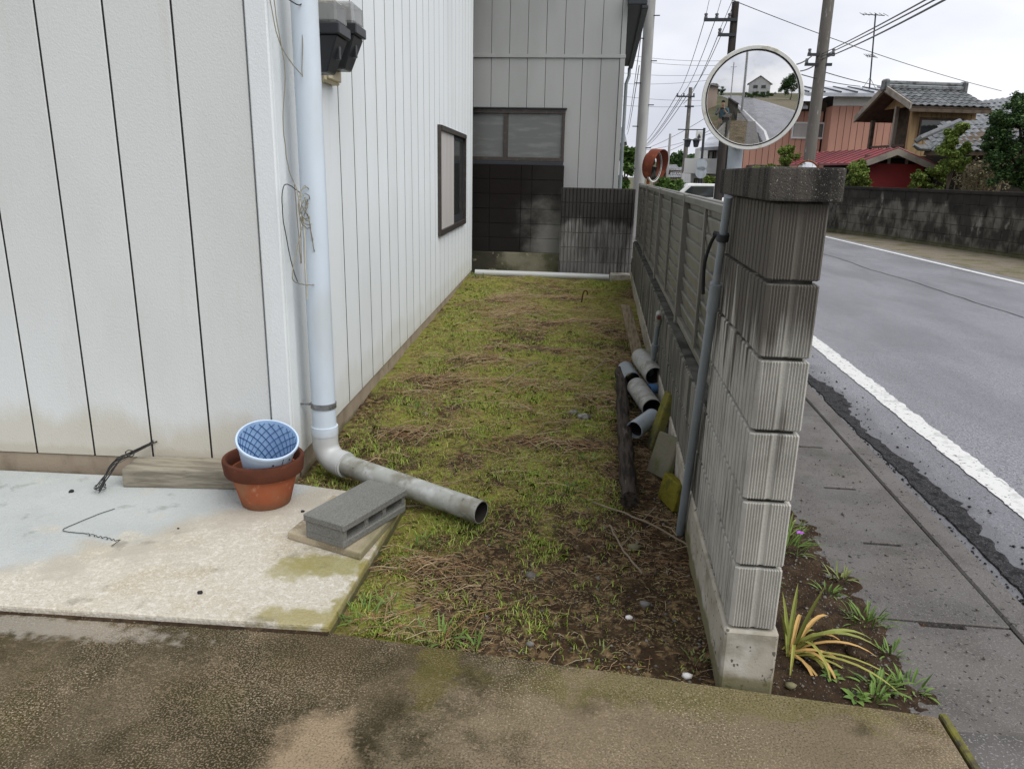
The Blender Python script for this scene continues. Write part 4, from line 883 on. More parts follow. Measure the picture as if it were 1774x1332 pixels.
# pebbles on soil
def pebbles(n, fx, fz, name, label, mat='pebbles'):
    V = []; F = []; oc = np.array([(1,0,0),(-1,0,0),(0,1,0),(0,-1,0),(0,0,1),(0,0,-1)], float); of = [(0,2,4),(2,1,4),(1,3,4),(3,0,4),(2,0,5),(1,2,5),(3,1,5),(0,3,5)]
    for k in range(n):
        x, y = fx(); r = .002+.007*RNG.random()**3; s = np.array([r*RNG.uniform(.8,1.5), r*RNG.uniform(.7,1.2), r*RNG.uniform(.5,.9)]); an = RNG.random()*6.3
        p = oc*s*(1+.25*(NR.random((6,1))-.5)); p = np.column_stack([p[:,0]*math.cos(an)-p[:,1]*math.sin(an), p[:,0]*math.sin(an)+p[:,1]*math.cos(an), p[:,2]])+np.array([x, y, float(fz(x, y))+r*.2])
        b = len(V); V += p.tolist(); F += [tuple(i+b for i in f) for f in of]
    o = link(name, tri_mesh(name, np.array(V), np.array(F), mat), None); tag(o, label, 'gravel', kind='stuff')
def px_yard():
    while True:
        x, y = RNG.uniform(-.75,.42), 2.0+1.6*RNG.random()**1.5
        if y > edge_y(x)+.03 and (x > -.4 or y > 3.1): return x, y
pebbles(700, px_yard, yard_z, 'soil_gravel', 'fine gravel on the bare soil of the yard')
pebbles(900, lambda: (RNG.uniform(.58,1.12), RNG.uniform(2.0,3.3)), bank_z, 'bank_gravel', 'fine gravel on the soil strip beside the sidewalk')
pebbles(1100, lambda: (1.60+.30*RNG.random()**2.2, RNG.uniform(1.6,8)), lambda x, y: -.049, 'asphalt_crumbs', 'black asphalt crumbs along the broken road edge', 'asphalt_rough')
pebbles(350, lambda: (RNG.uniform(.9,1.6), RNG.uniform(1.2,5.5)), lambda x, y: -.045, 'sidewalk_grit', 'dark grit scattered over the sidewalk')

def leafblade(mb, p, d, L, w, droop, n=6, fold=.25, up=None):
    """one arching, tapering leaf with a fold along its middle"""
    p = Vector(p); d = Vector(d).normalized(); pos = p.copy(); b = len(mb.v); s = d.cross(Vector((0,0,1)))
    s = s.normalized() if s.length > .01 else Vector((1,0,0)); st = L/n
    for i in range(n+1):
        t = i/n; ww = w*(math.sin(math.pi*min(1, .18+.82*t))**.8 if t < 1 else .0)
        nrm = s.cross(d).normalized()
        mb.v += [tuple(pos-s*ww+nrm*ww*fold), tuple(pos), tuple(pos+s*ww+nrm*ww*fold)]
        pos = pos+d*st; d = (d+Vector((0,0,-droop/n))).normalized()
    for i in range(n):
        for k in range(2): mb.f.append((b+3*i+k, b+3*i+k+1, b+3*i+4+k, b+3*i+3+k))
def tuft(name, loc, n, h, spread, w, mat, label, cat='weed', group='weeds', droop=1.2, smooth=True, hv=.5):
    mb = MB(); c = Vector(loc)
    for k in range(n):
        a = RNG.random()*2*math.pi; r = RNG.random()**.7*spread; p = c+Vector((math.cos(a)*r, math.sin(a)*r, 0))
        el = rad(RNG.uniform(25, 80)); a2 = a+RNG.uniform(-.7,.7)
        leafblade(mb, p, (math.cos(a2)*math.cos(el), math.sin(a2)*math.cos(el), math.sin(el)), h*RNG.uniform(1-hv, 1+hv*.4), w*RNG.uniform(.6,1.2), RNG.uniform(.4,1)*droop, 4)
    o = mb.build(name, M[mat], org=loc, smooth=False); return tag(o, label, cat, group)
def tl(x, y): return (x, y, float(yard_z(x, y))-.005)
def bl(x, y): return (x, y, float(bank_z(x, y))-.005)
T_ = [(-.73,2.17,26,.075,.07,.0035,'weed','bright green grass weed at the front corner of the porch slab'),
 (-.66,2.24,16,.06,.06,.003,'weed','green grass weed right beside the slab corner weed'),
 (-.44,2.10,24,.085,.06,.0042,'weed','bright broad grass weed at the edge of the brown concrete'),
 (-.52,2.13,14,.06,.03,.0035,'weed_pale','pale grass weed left of the broad one at the brown concrete'),
 (-.33,2.07,14,.07,.05,.0036,'weed','small grass weed right of the broad one at the brown concrete'),
 (-.70,2.56,14,.06,.06,.003,'weed','green weed against the side of the porch slab'),
 (-.66,2.72,18,.07,.07,.003,'weed','green weed below the outlet pipe beside the hollow block'),
 (-.10,3.35,30,.05,.07,.004,'weed','leafy green weed patch in front of the log'),
 (-.02,3.75,26,.05,.065,.004,'weed','leafy green weed patch left of the log'),
 (.02,4.5,40,.055,.12,.003,'weed','thick grass tuft beside the log near the pipes'),
 (.06,2.12,16,.05,.05,.0035,'weed_pale','small pale weed at the edge of the concrete near the pillar'),
 (.05,2.45,14,.04,.06,.0025,'weed_pale','dry pale weed on the bare soil in front'),
 (.36,2.12,20,.04,.05,.0035,'weed_pale','low weed beside the footing of the pillar'),
 (-1.1,4.4,34,.07,.09,.003,'weed','green grass tuft along the foot of the house'),
 (-1.02,4.15,26,.06,.08,.003,'weed','green grass tuft by the house nearest the downpipe'),
 (-1.22,5.6,34,.06,.14,.003,'weed','green grass tuft along the house wall, farther back'),
 (-1.62,10.1,40,.10,.12,.004,'weed','weeds at the far corner of the house by the long pipe')]
for x, y, n, h, sp, w, mt, l in T_: tuft('weed', tl(x, y), n, h, sp, w, mt, l)
B_ = [(.80,2.92,70,.12,.09,.0032,'weed','grassy weed with a purple flower behind the pillar corner'),
 (.86,3.12,34,.07,.06,.004,'weed_pale','pale leafy weed behind the flowering one by the sidewalk'),
 (.98,2.72,24,.065,.04,.004,'weed_pale','pale leafy weed in the middle of the soil strip'),
 (.98,2.44,44,.07,.065,.0035,'weed','green weed spreading near the sidewalk edge above the lily'),
 (1.0,2.26,20,.05,.035,.0035,'weed','small green weed at the sidewalk edge right of the lily'),
 (.90,2.07,36,.06,.045,.005,'weed','leafy green weed right of the rosette at the brown concrete'),
 (.86,2.0,16,.06,.03,.005,'weed','weed growing at the edge of the brown concrete'),
 (1.0,2.09,34,.06,.05,.004,'weed','low green weed at the corner of the soil strip'),
 (.72,3.30,40,.09,.07,.0035,'weed','grassy weed behind the pillar, farthest along the sidewalk'),
 (.90,2.60,26,.055,.03,.0035,'weed','small green weed below the flowering weed on the soil strip'),
 (.64,2.65,26,.08,.05,.004,'weed','dark grassy weed against the street side of the pillar')]
for x, y, n, h, sp, w, mt, l in B_: tuft('weed', bl(x, y), n, h, sp, w, mt, l)
fl = thing('purple_flower', 'tiny purple flower in the weeds behind the pillar', 'flower', bl(.845,2.86))
fz = Vector((.845,2.86,.075))
MB().tube([bl(.845,2.86), fz], .0012, 5).build('stem', M['weed'], fl)
mbp = MB()
for k in range(5): leafblade(mbp, fz, (math.cos(k*1.257), math.sin(k*1.257), .35), .017, .008, .8, 3)
mbp.build('petals', M['purple'], fl)
# two small rosettes
for x, y, s, l in ((.765,2.085,.042,'small green rosette plant between the lily and the concrete'),(.81,1.995,.05,'grey green rosette plant at the edge of the concrete by the lily')):
    mb = MB(); c = bl(x, y)
    for k in range(9): leafblade(mb, c, (math.cos(k*2.4), math.sin(k*2.4), .45+.05*(k % 3)), s*RNG.uniform(.8,1.1), s*.2, .5, 4)
    tag(mb.build('rosette', M['weed'], org=c), l, 'plant', 'small rosettes by the lily')
# withering lily
lily = thing('lily_plant', 'withering lily with orange and green arching leaves at the foot of the pillar', 'plant', bl(.665,2.19))
lc = Vector(bl(.665,2.19))
specs = [('lily_green',(.25,.1,.95),.30,.010,.5),('lily_green',(.6,-.1,.8),.36,.011,1.5),('lily_green',(.75,.25,.65),.40,.011,1.5),('lily_green',(-.15,-.1,.95),.20,.009,.8),('lily_green',(.1,.3,.9),.26,.009,.7),
 ('lily_orange',(.35,.35,.9),.36,.009,2.3),('lily_orange',(.55,.15,.8),.34,.009,2.6),('lily_orange',(.85,-.1,.6),.32,.009,2.0),('lily_orange',(.8,.1,.45),.38,.008,1.3),('lily_orange',(.3,-.35,.75),.27,.007,2.9),
 ('lily',(-.1,-.35,.8),.24,.007,2.9),('lily',(.75,-.35,.5),.44,.007,1.2),('lily',(.85,-.22,.35),.42,.006,.9),('lily',(.9,-.5,.4),.36,.006,1.2),('lily',(.15,-.3,.9),.30,.007,3.2),('lily_green',(-.05,.25,.95),.24,.008,.9),('lily_orange',(.2,.5,.9),.30,.008,2.2)]
for k in range(12): a_ = RNG.uniform(-1.2,1.0); specs.append((RNG.choice(['lily_orange','lily','lily','lily_green']), (math.cos(a_)*.8, math.sin(a_)*.6, RNG.uniform(.3,.9)), RNG.uniform(.16,.34), RNG.uniform(.004,.007), RNG.uniform(1.4,3.2)))
for mt, d, L, w, dr in specs:
    mb = MB(); leafblade(mb, lc+Vector((RNG.uniform(-.02,.02), RNG.uniform(-.02,.02), 0)), d, L*.86, w*.85, dr*1.15, 9, .45); mb.build('leaf', M[mt], lily)
# clods on the bank
for i, (x, y, r) in enumerate(((.76,2.24,.035),(.82,2.30,.03),(.73,2.33,.03),(.88,2.22,.028),(.80,2.17,.025))):
    lump('clod', (x, y, float(bank_z(x, y))+r*.2), (r*1.2, r, r*.6), 'soil', 60+i, ('largest dark clod of soil right behind the lily','dark clod of soil between lily and sidewalk','dark clod of soil behind the lily beside the pillar','dark clod of soil nearest the sidewalk beside the lily','smallest dark clod of soil in front of the lily leaves')[i], 'clod', 'soil clods by the lily', 2)

# ------------------------------------------------------------------ traffic mirrors
def traffic_mirror(label, c, N, R, Rc, rim, back, pole_xy, pole_mat, pole_r, ztop, hood=0, pz=0, hoodmat=None, backd=.075, ha=(20,140)):
    c = Vector(c); N = Vector(N).normalized(); F = frame(c, N, Vector((0,0,1)).cross(N))
    r = thing('traffic_mirror', label, 'traffic mirror', (pole_xy[0], pole_xy[1], pz), 'convex traffic mirrors')
    prof = []
    for i in range(17): a = R*i/16; prof.append((a, math.sqrt(Rc*Rc-a*a)-math.sqrt(Rc*Rc-R*R)))
    MB().lathe(prof, 64, F).build('mirror_face', M['mirror'], r, smooth=True)
    MB().lathe([(R-.004,.001),(R+.008,.012),(R+.030,.012),(R+.035,.002),(R+.033,-.02),(R+.0,-.03),(R-.008,-.006)], 64, F, close=True).build('rim', M[rim], r, smooth=True)
    MB().lathe([(R-.002,.0012),(R-.002,.010),(R+.007,.0135),(R+.009,.0105)], 64, F).build('gasket', M['black'], r, smooth=True)
    MB().lathe([(R+.002,-.022),(R*.93,-.05*backd/.075),(R*.55,-.07*backd/.075),(0,-backd)], 40, F).build('back_shell', M[back], r, smooth=True)
    if hood:
        hb_ = MB(); n = 24; Fi = F
        for i in range(n+1):
            a = rad(ha[0]+ha[1]*i/n); q = math.sin(rad(180*i/n))*.6+.4
            for (rr, zz) in ((R+.046,-.06),(R+.046,hood*q),(R+.050,hood*q),(R+.050,-.06)): hb_.v.append(tuple(Fi @ Vector((rr*math.cos(a), rr*math.sin(a), zz))))
        for i in range(n):
            for k in range(4): hb_.f.append((i*4+k, i*4+(k+1) % 4, (i+1)*4+(k+1) % 4, (i+1)*4+k))
        hb_.build('hood', M[hoodmat or rim], r, smooth=True)
    px, py = pole_xy
    MB().tube([(px,py,pz),(px,py,ztop)], pole_r, 20).build('pole', M[pole_mat], r, smooth=True)
    bk = c-N*.085
    MB().tube([bk, Vector((px, py, bk.z))], .018, 8).tube([c-N*.072, bk-N*.01], .04, 12).build('bracket', M['dark_metal'], r)
    return r
m = reg('mirror', Mat('mirror_steel', (.82,.82,.82), .02, 1)); m.noise((.74,.74,.73), 12, .5, .75)
m = reg('rim_white', Mat('white_mirror_rim', (.66,.66,.62), .5)); m.noise((.45,.42,.33), 10, .55, .72); m.noise((.10,.09,.07), 45, .68, .73)
m = reg('rim_orange', Mat('orange_mirror_rim', (.50,.16,.05), .5)); m.noise((.30,.09,.04), 6, .45, .7)
m = reg('rust_orange', Mat('rusty_orange', (.16,.045,.025), .7)); m.noise((.30,.09,.04), 7, .5, .7)
m = reg('galv', Mat('galvanised_pole', (.36,.40,.43), .5, .2)); m.noise((.28,.31,.33), 8, .4, .7, vec=(1,1,.3))
m = reg('conc_pole', Mat('concrete_pole', (.38,.38,.37), .8)); m.noise((.28,.28,.27), 4, .4, .7, vec=(1,1,.2)); m.bump(90, .2, .004)
m = reg('wood_pole', Mat('dark_pole', (.055,.05,.045), .85)); m.noise((.035,.03,.028), 5, .4, .7, vec=(3,3,.3))
m = reg('old_pole', Mat('brownish_concrete_pole', (.15,.14,.125), .85)); m.noise((.12,.11,.10), 4, .4, .7, vec=(2,2,.25)); m.noise((.34,.33,.31), 8, .6, .72, vec=(2,2,.4))
m = reg('insul', Mat('porcelain', (.12,.12,.13), .4))
MC = at(1303, 171, 6.0)
traffic_mirror('big round traffic mirror with white rim reflecting the road behind the pillar', MC, (-.078,-.982,-.060), .322, 3.6, 'rim_white', 'rim_white', (MC.x-.06, 6.13), 'galv', .055, MC.z+.1, pz=-.05)
M2 = at(1134, 288, 15.0)
traffic_mirror('rusty orange traffic mirror seen from the side beyond the fence', M2, (.86,-.50,-.05), .26, 2.5, 'rim_white', 'rust_orange', (M2.x-.10, 15.05), 'rim_orange', .03, M2.z+.05, .16, -.05, 'rust_orange', .20, (-40,260))
M3 = at(1397, 300, 25.2)
traffic_mirror('small traffic mirror with orange rim peeping over the capstone', M3, (-.25,-.95,-.05), .33, 2.5, 'rim_orange', 'rim_orange', (M3.x+.02, 25.35), 'rim_orange', .035, M3.z+.1, .12, -.15)

# ------------------------------------------------------------------ utility poles and wires
def pole(label, x, y, r0, r1, ht, mat, arms=(), pz=-.2, steps=False):
    r = thing('utility_pole', label, 'utility pole', (x, y, pz), 'utility poles')
    MB().tube([(x,y,pz),(x,y,pz+ht)], [r0, r1], 18).build('shaft', M[mat], r, smooth=True)
    for (z, xa, xb, ins) in arms:
        MB().box((x+xa,y-.14,z-.04),(x+xb,y-.06,z+.04)).build('crossarm', M['dark_metal'], r)
        for xi in ins: MB().lathe([(0,0),(.05,0),(.05,.04),(.03,.06),(.05,.08),(.05,.12),(0,.14)], 8, Matrix.Translation((x+xi,y-.1,z+.04))).build('insulator', M['insul'], r, smooth=True)
    if steps:
        for k in range(12):
            z = .6+k*.5; s = 1 if k % 2 else -1; MB().tube([(x+s*r0*.6,y-r0*.5,z),(x+s*(r0+.10),y-r0*.6,z)], .012, 6).build('step_bolt', M['dark_metal'], r)
    return r
PA = at(1245, 327, 24.0); zt = at(1279, 4, 24.0).z; za1 = at(1277, 36, 24).z; za2 = at(1273, 62, 24).z
pole('dark utility pole rising behind the big traffic mirror', PA.x, 24, .135, .10, zt+.45, 'wood_pole', [(za1,-.85,.08,(-.8,-.5,-.15)),(za2,-.42,.06,(-.38,))], -.45)
PB_ = at(1184, 310, 46); zb0 = at(1197, 152, 46).z; zb1 = at(1196, 168, 46).z
pole('slim far utility pole between the orange mirror and the dark pole', PB_.x, 46, .15, .10, zb0+.55, 'old_pole', [(zb1,-.75,.25,(-.7,-.35,.2)),(at(1190,185,46).z,-.25,.25,())], -.55)
pole('thick pale concrete utility pole beside the grey house', at(1106,325,20).x, 20, .145, .115, 9.5, 'conc_pole', [(7.6,-.7,.7,(-.6,-.2,.3,.6))], -.3, True)
PD = at(1401, 285, 26.0)
pole('brownish utility pole in front of the pink house', PD.x, 26, .19, .155, 10.5, 'old_pole', [(at(1414,96,26).z,-.45,.35,(-.4,.3)),(at(1412,113,26).z,-.5,.3,(-.45,))], -.3)
pole('thin grey pole standing near the white parked car', at(1154,330,36).x, 36, .07, .05, at(1158,232,36).z+.5, 'conc_pole', [], -.5)
pole('concrete utility pole along the street behind the camera', .2, -16, .15, .12, 10, 'conc_pole', [(8.6,-.8,.8,(-.7,-.3,.3,.7)),(7.6,-.5,.5,(-.4,.4))], -.2)
pole('concrete utility pole farther down the street behind the camera', -4.2, -46, .15, .12, 10, 'conc_pole', [(8.6,-.8,.8,(-.7,.7))], -.2)
def wire(a, b, label, group, r=.010, sag=.3, n=14, mat='wire_dark'):
    a = Vector(a); b = Vector(b)
    pts = [a.lerp(b, k/n)-Vector((0,0,sag*4*(k/n)*(1-k/n))) for k in range(n+1)]
    o = MB().tube(pts, r, 4, False).build('power_line', M[mat], org=tuple(a)); return tag(o, label, 'wire', group)
A_ = 'overhead lines along the street'; NW = iter(('leftmost','second','third','lowest'))
for dx, z, z2, dxb in ((-.8,za1,8.7,-.7),(-.5,za1,8.7,-.3),(-.15,za1,8.7,.3),(-.38,za2,7.7,.4)):
    w_ = next(NW)
    wire((PA.x+dx,23.9,z+.15), (.2+dxb,-16,z2), w_+' overhead line from the dark pole up towards the viewer', A_, .008, .5)
    wire((PA.x+dx,23.9,z+.12), (PB_.x+dx*.9,45.9,zb1+.12+(.0 if z == za1 else -.5)), w_+' overhead line from the dark pole back to the slim far pole', A_, .012, .35)
    wire((PB_.x+dx*.9,45.9,zb1+.12), (at(1110,300,110).x+dx,110,zb1-.8), w_+' overhead line running on beyond the slim far pole', A_, .02, .6)
for dz, w_ in ((0,'upper'),(.7,'lower')): wire(at(1118,60,20)-Vector((.1,0,dz)), at(1086,225+12*dz,60), w_+' wire dropping from the thick pale pole towards the grey house', 'lines from the thick pale pole', .014, .4)
for k, (v0, v1) in enumerate(((93,104),(101,112),(126,124),(145,130),(166,170),(182,176))):
    wire(at(1070,v0,70), at(1290,v1,70), ('topmost','second','third','fourth','fifth','lowest')[k]+' faint level wire crossing the sky beyond the thick pole', 'faint level wires across the sky', .016, .3)
for v0, v1, w_ in ((268,200,'steepest'),(285,228,'lowest'),(262,240,'flattest')):
    wire(at(1090,v0,60), at(1260,v1-20,44), w_+' faint slanting wire low in the sky beyond the fence', 'faint slanting wires beyond the fence', .013, .3)
def pd(u, v): return at(u, v, 26)
for (u0, v0, tx, l) in ((1424,94,at(1602,-4,13),'upper thick cable from the brownish pole up to the right'),(1422,99,at(1606,2,13),'lower thick cable from the brownish pole up to the right')): wire(pd(u0, v0), pd(u0, v0).lerp(tx, 1.5), l, 'cables from the brownish pole', .013, .05)
wire(pd(1424,103), pd(1424,103).lerp(at(1610,4,13), 1.5), 'looped cable bundle from the brownish pole up to the right', 'cables from the brownish pole', .016, .1)
wire(pd(1412,113), at(1378,124,20), 'lower short cable end left of the brownish pole', 'cables from the brownish pole', .018, .05)
wire(pd(1408,96), at(1375,113,20), 'upper short cable end left of the brownish pole', 'cables from the brownish pole', .018, .05)
wire(pd(1412,120), at(1540,152,33), 'lower cable from the brownish pole to the pink house roof', 'cables to the pink house', .016, .05)
wire(at(1383,128,24), at(1490,150,33), 'upper cable from the brownish pole to the pink house roof', 'cables to the pink house', .016, .05)
wire(at(1262,-2,30), at(1735,158,44), 'long thin wire slanting down across the sky to the right', 'long slanting wire', .014, .2)

# ------------------------------------------------------------------ plants of the background
def leaf_cloud(name, mat, blobs, n, size, parent=None, org=None, gap=.42, flat=.0):
    """small leaf faces spread through the volume of several uneven blobs"""
    tot = sum(r[0]*r[1]*r[2] for _, r in blobs)**.999; V = []; 
    for c, r in blobs:
        k = max(20, int(n*(r[0]*r[1]*r[2])/tot)); d = NR.normal(size=(k*2, 3)); d /= np.linalg.norm(d, axis=1)[:, None]
        rr = NR.random(k*2)**.5*(1+.55*(fbm(d[:,0]*3+c[0]*5, d[:,1]*3+d[:,2]*3+c[1])-.5)*2)
        p = d*rr[:, None]*np.array(r)+np.array(c)
        g = fbm(p[:,0]*2.2/size*.09+p[:,2]*3, p[:,1]*3+p[:,2]*2.2/size*.09, 3); keep = g > gap-.06; p = p[keep][:k]; V.append(p)
    P = np.concatenate(V); n = len(P); a = NR.normal(size=(n, 3)); a /= np.linalg.norm(a, axis=1)[:, None]; b = np.cross(a, NR.normal(size=(n, 3))); b /= np.linalg.norm(b, axis=1)[:, None]
    a[:, 2] *= .7; s = (size*NR.uniform(.6, 1.3, n))[:, None]; nn = np.cross(a, b)
    Q = np.stack([P-a*s, P+b*s*.45+nn*s*.12, P+a*s, P-b*s*.45+nn*s*.12], 1).reshape(-1, 3); i = np.arange(n)[:, None]*4; F = np.concatenate([i, i+1, i+2, i+3], 1)
    if parent is not None: Q = Q-np.array(ORG[parent.name])
    elif org is not None: Q = Q-np.array(org)
    me = tri_mesh(name, Q, F, mat); return link(name, me, None, parent, org=org or (0,0,0))
def tree(name, label, base, blobs, n, size, mat, trunk_r=.08, cat='tree', group='trees and shrubs in the background', gap=.42):
    r = thing(name, label, cat, base, group); base = Vector(base)
    t = MB(); top = max(b[0][2] for b in blobs); cx = sum(b[0][0] for b in blobs)/len(blobs); cy = sum(b[0][1] for b in blobs)/len(blobs)
    fork = base.lerp(Vector((cx, cy, top)), .55); t.tube(wob([base, base.lerp(fork,.5)+Vector((trunk_r,0,0)), fork], 4, .01), [trunk_r*(1-.5*k/8) for k in range(9)], 8)
    for c, rr in blobs: t.tube(wob([fork, fork.lerp(Vector(c),.5)+Vector((0,0,.05)), Vector(c)], 3, .01), [trunk_r*.5*(1-.8*k/6) for k in range(7)], 5)
    t.build('trunk', M['bark'], r); 
    sub = []
    for c, q in blobs:
        for k in range(11):
            d = Vector((RNG.gauss(0,1), RNG.gauss(0,1), RNG.gauss(.15,1))).normalized()*RNG.uniform(.25,.95); s = RNG.uniform(.26,.46)
            sub.append(((c[0]+d.x*q[0], c[1]+d.y*q[1], c[2]+d.z*q[2]), (q[0]*s, q[1]*s, q[2]*s*.75)))
    leaf_cloud('crown', mat, sub, n, size, r, gap=gap); return r
def blob(u, v, Y, ru, rv, d=None):
    c = at(u, v, Y); k = Y/1310; return (tuple(c), (ru*k, (d if d else (ru+rv)/2*k), rv*k))
def base_of(u, Y): p = at(u, 330, Y); return (p.x, Y, gz(Y))

# ------------------------------------------------------------------ wall across the road
WA, WB = Vector((10.15,11.0,0)), Vector((6.95,24.9,0)); wd_ = (WB-WA).normalized(); wl = (WB-WA).length; wn_ = Vector((-wd_.y, wd_.x, 0))
WM_ = Matrix(((wd_.x,wn_.x,0,WA.x),(wd_.y,wn_.y,0,WA.y),(0,0,1,0),(0,0,0,1)))
m = reg('old_wall', Mat('stained_street_wall', (.14,.13,.11), .95)); m.noise((.045,.042,.036), 2.6, .38, .6, vec=(1,1,.7)); m.noise((.26,.25,.22), 3, .6, .75, vec=(1,1,.6), off=4); m.zone((.030,.028,.026), 2, .55, 1.25, 1.4, 2, vec=(1.5,1.5,.5), fac=.9); m.zone((.10,.10,.05), 2, .2, -.1, .7, 4, fac=.6); m.rand(.12); m.bump(60, .4, .008)
stw = thing('street_wall', 'long dark stained block wall across the road', 'wall', WA.lerp(WB,.5))
MB().box((0,-.06,-.3),(wl,.06,1.2), WM_).build('mortar_core', M['mortar'], stw)
blk = MB().box((.004,-.075,.004),(.546,.075,.232)).mesh('street_block', bev=.008); blk.materials.append(M['old_wall'])
for k in range(5):
    for i in range(int(wl/.55)):
        o = link('block', blk, None, stw, loc=WM_ @ Vector((i*.55+(.275 if k % 2 else 0), RNG.uniform(-.006,.006), .0+.236*k))); o.rotation_euler = (0,0,math.atan2(wd_.y, wd_.x))
for i in range(int(wl/2)): MB().box((i*2+.005,-.10,1.185),(i*2+1.995,.10,1.265), WM_).build('coping', M['old_wall'], stw, bev=.01)
MB().box((0,-.12,-.3),(wl,.12,.0), WM_).build('base', M['old_wall'], stw)
mb = MB().box((-.03,-.40,-.3),(wl,-.28,-.02), WM_); o = mb.build('verge_kerb', M['footing']); tag(o, kind='structure')

# ------------------------------------------------------------------ houses across the road
m = reg('pink', Mat('pink_siding', (.50,.27,.20), .6)); m.noise((.44,.235,.175), 1.5, .4, .7, vec=(1,1,.3)); m.rand(.04)
m = reg('wall_white', Mat('white_wall', (.62,.62,.60), .7)); m.noise((.5,.5,.48), 1, .4, .7)
m = reg('metal_roof', Mat('grey_metal_roof', (.42,.44,.47), .3, .4)); m.noise((.26,.27,.29), 1.1, .4, .65)
m = reg('roof_tile', Mat('silver_grey_tile', (.12,.127,.13), .4)); m.rand(.4); m.noise((.05,.055,.055), 6, .45, .65)
m = reg('ochre', Mat('ochre_boards', (.33,.235,.125), .8)); m.noise((.24,.165,.09), 2, .4, .7, vec=(6,6,.5)); m.rand(.08)
m = reg('brown_wood', Mat('brown_wood', (.11,.085,.065), .8)); m.noise((.07,.055,.04), 5, .4, .7); m = reg('barge', Mat('pale_bargeboard', (.30,.27,.23), .8)); m.noise((.2,.18,.15), 3, .4, .7)
m = reg('red_iron', Mat('red_iron_roof', (.22,.035,.04), .45)); m.noise((.15,.03,.035), 1.5, .4, .7); reg('red_wall', Mat('red_wall', (.21,.025,.025), .6)).noise((.16,.02,.02), 1, .4, .7)
m = reg('dark_wall', Mat('dark_timber_wall', (.03,.026,.022), .9)); reg('brown_house', Mat('brown_house_wall', (.15,.09,.065), .8))
def wallbox(name, mat, parent, u0, u1, v0, v1, Y, d=.15, dy=0):
    a = at(u0, (v0+v1)/2, Y); b = at(u1, (v0+v1)/2, Y); um = (u0+u1)/2; z1 = at(um, v0, Y).z; z0 = at(um, v1, Y).z
    return MB().box((a.x,Y+dy,z0),(b.x,Y+dy+d,z1)).build(name, M[mat], parent)
# pink house with a metal roof
Yp = 34.0; ph = thing('pink_house', 'pink sided house with a grey metal roof across the road', 'house', (at(1440,300,Yp).x,Yp,gz(Yp)))
xl = at(1280,240,Yp+1).x; xm = at(1437,240,Yp).x; xr = at(1575,240,Yp).x; z1 = at(1480,184,Yp).z; zw = at(1480,163,Yp).z
MB().box((xl,Yp+1.05,-.5),(xm+.1,Yp+7,z1-.1)).box((xm+.02,Yp+.05,-.5),(xr,Yp+7,zw)).build('wall_core', M['dark_wall'], ph)
x = xm
while x < xr: MB().box((x+.01,Yp,-.4),(x+.25,Yp+.04,z1)).build('siding_board', M['pink'], ph); x += .26
x = xl
while x < xm-.1: MB().box((x+.01,Yp+1.0,-.4),(x+.25,Yp+1.04,z1-.15)).build('siding_board', M['pink'], ph); x += .26
MB().box((xm-.03,Yp+.0,-.4),(xm+.008,Yp+1.0,z1)).build('return_wall', M['pink'], ph)
MB().box((xm-.02,Yp-.04,z1),(xr,Yp+.05,zw)).build('white_band', M['wall_white'], ph)
MB().box((xl,Yp+.95,z1-.15),(xm,Yp+1.05,z1+.25)).build('fascia', M['brown_wood'], ph)
e0, e1 = at(1398,178,Yp-.6), at(1585,178,Yp-.6); zr = at(1470,151,Yp+3).z
rr = MB().add([(e0.x,Yp-.6,zw-.02),(e1.x,Yp-.6,zw-.02),(e1.x,Yp+3,zr),(e0.x-.3,Yp+3,zr),(e0.x,Yp-.6,zw-.16),(e1.x,Yp-.6,zw-.16),(e1.x,Yp+3,zr-.14),(e0.x-.3,Yp+3,zr-.14)], [(0,1,2,3),(7,6,5,4),(0,4,5,1),(3,2,6,7),(0,3,7,4),(1,5,6,2)]).build('roof', M['metal_roof'], ph)
x = e0.x
while x < e1.x: MB().box((x,0,0),(x+.05,math.hypot(3.6,zr-zw)-.02,.05), Matrix.Translation((0,Yp-.6,zw-.015)) @ Matrix.Rotation(math.atan2(zr-zw,3.6),4,'X')).build('roof_seam', M['dark_metal'], rr); x += .62
el0 = at(1280,178,Yp+.5).x
MB().add([(el0,Yp+.4,z1+.02),(e0.x+.3,Yp+.4,z1+.02),(e0.x+.3,Yp+3,zr-.4),(el0,Yp+3,zr-.4),(el0,Yp+.4,z1-.1),(e0.x+.3,Yp+.4,z1-.1),(e0.x+.3,Yp+3,zr-.5),(el0,Yp+3,zr-.5)], [(0,1,2,3),(7,6,5,4),(0,4,5,1),(3,2,6,7),(0,3,7,4),(1,5,6,2)]).build('roof', M['metal_roof'], ph)
def window_px(parent, u0, u1, v0, v1, Y, fm, pm_, n=2, pane='glass'):
    a, b = at(u0,(v0+v1)/2,Y), at(u1,(v0+v1)/2,Y); zt_, zb_ = at((u0+u1)/2,v0,Y).z, at((u0+u1)/2,v1,Y).z; f = .07
    w = MB().box((a.x,Y-.06,zb_),(b.x,Y+.0,zb_+f)).box((a.x,Y-.06,zt_-f),(b.x,Y+.0,zt_)).box((a.x,Y-.06,zb_+f),(a.x+f,Y+.0,zt_-f)).box((b.x-f,Y-.06,zb_+f),(b.x,Y+.0,zt_-f)).build('window', M[fm], parent)
    for k in range(n):
        p0 = a.x+f+(b.x-a.x-2*f)*k/n; p1 = a.x+f+(b.x-a.x-2*f)*(k+1)/n
        MB().box((p0+.02,Y-.03,zb_+f),(p1-.02,Y-.01,zt_-f)).build('pane', M[pm_[k % len(pm_)]], w)
    return w
window_px(ph, 1371, 1428, 212, 241, Yp+1.0, 'white', ['curtain','dull_glass'])
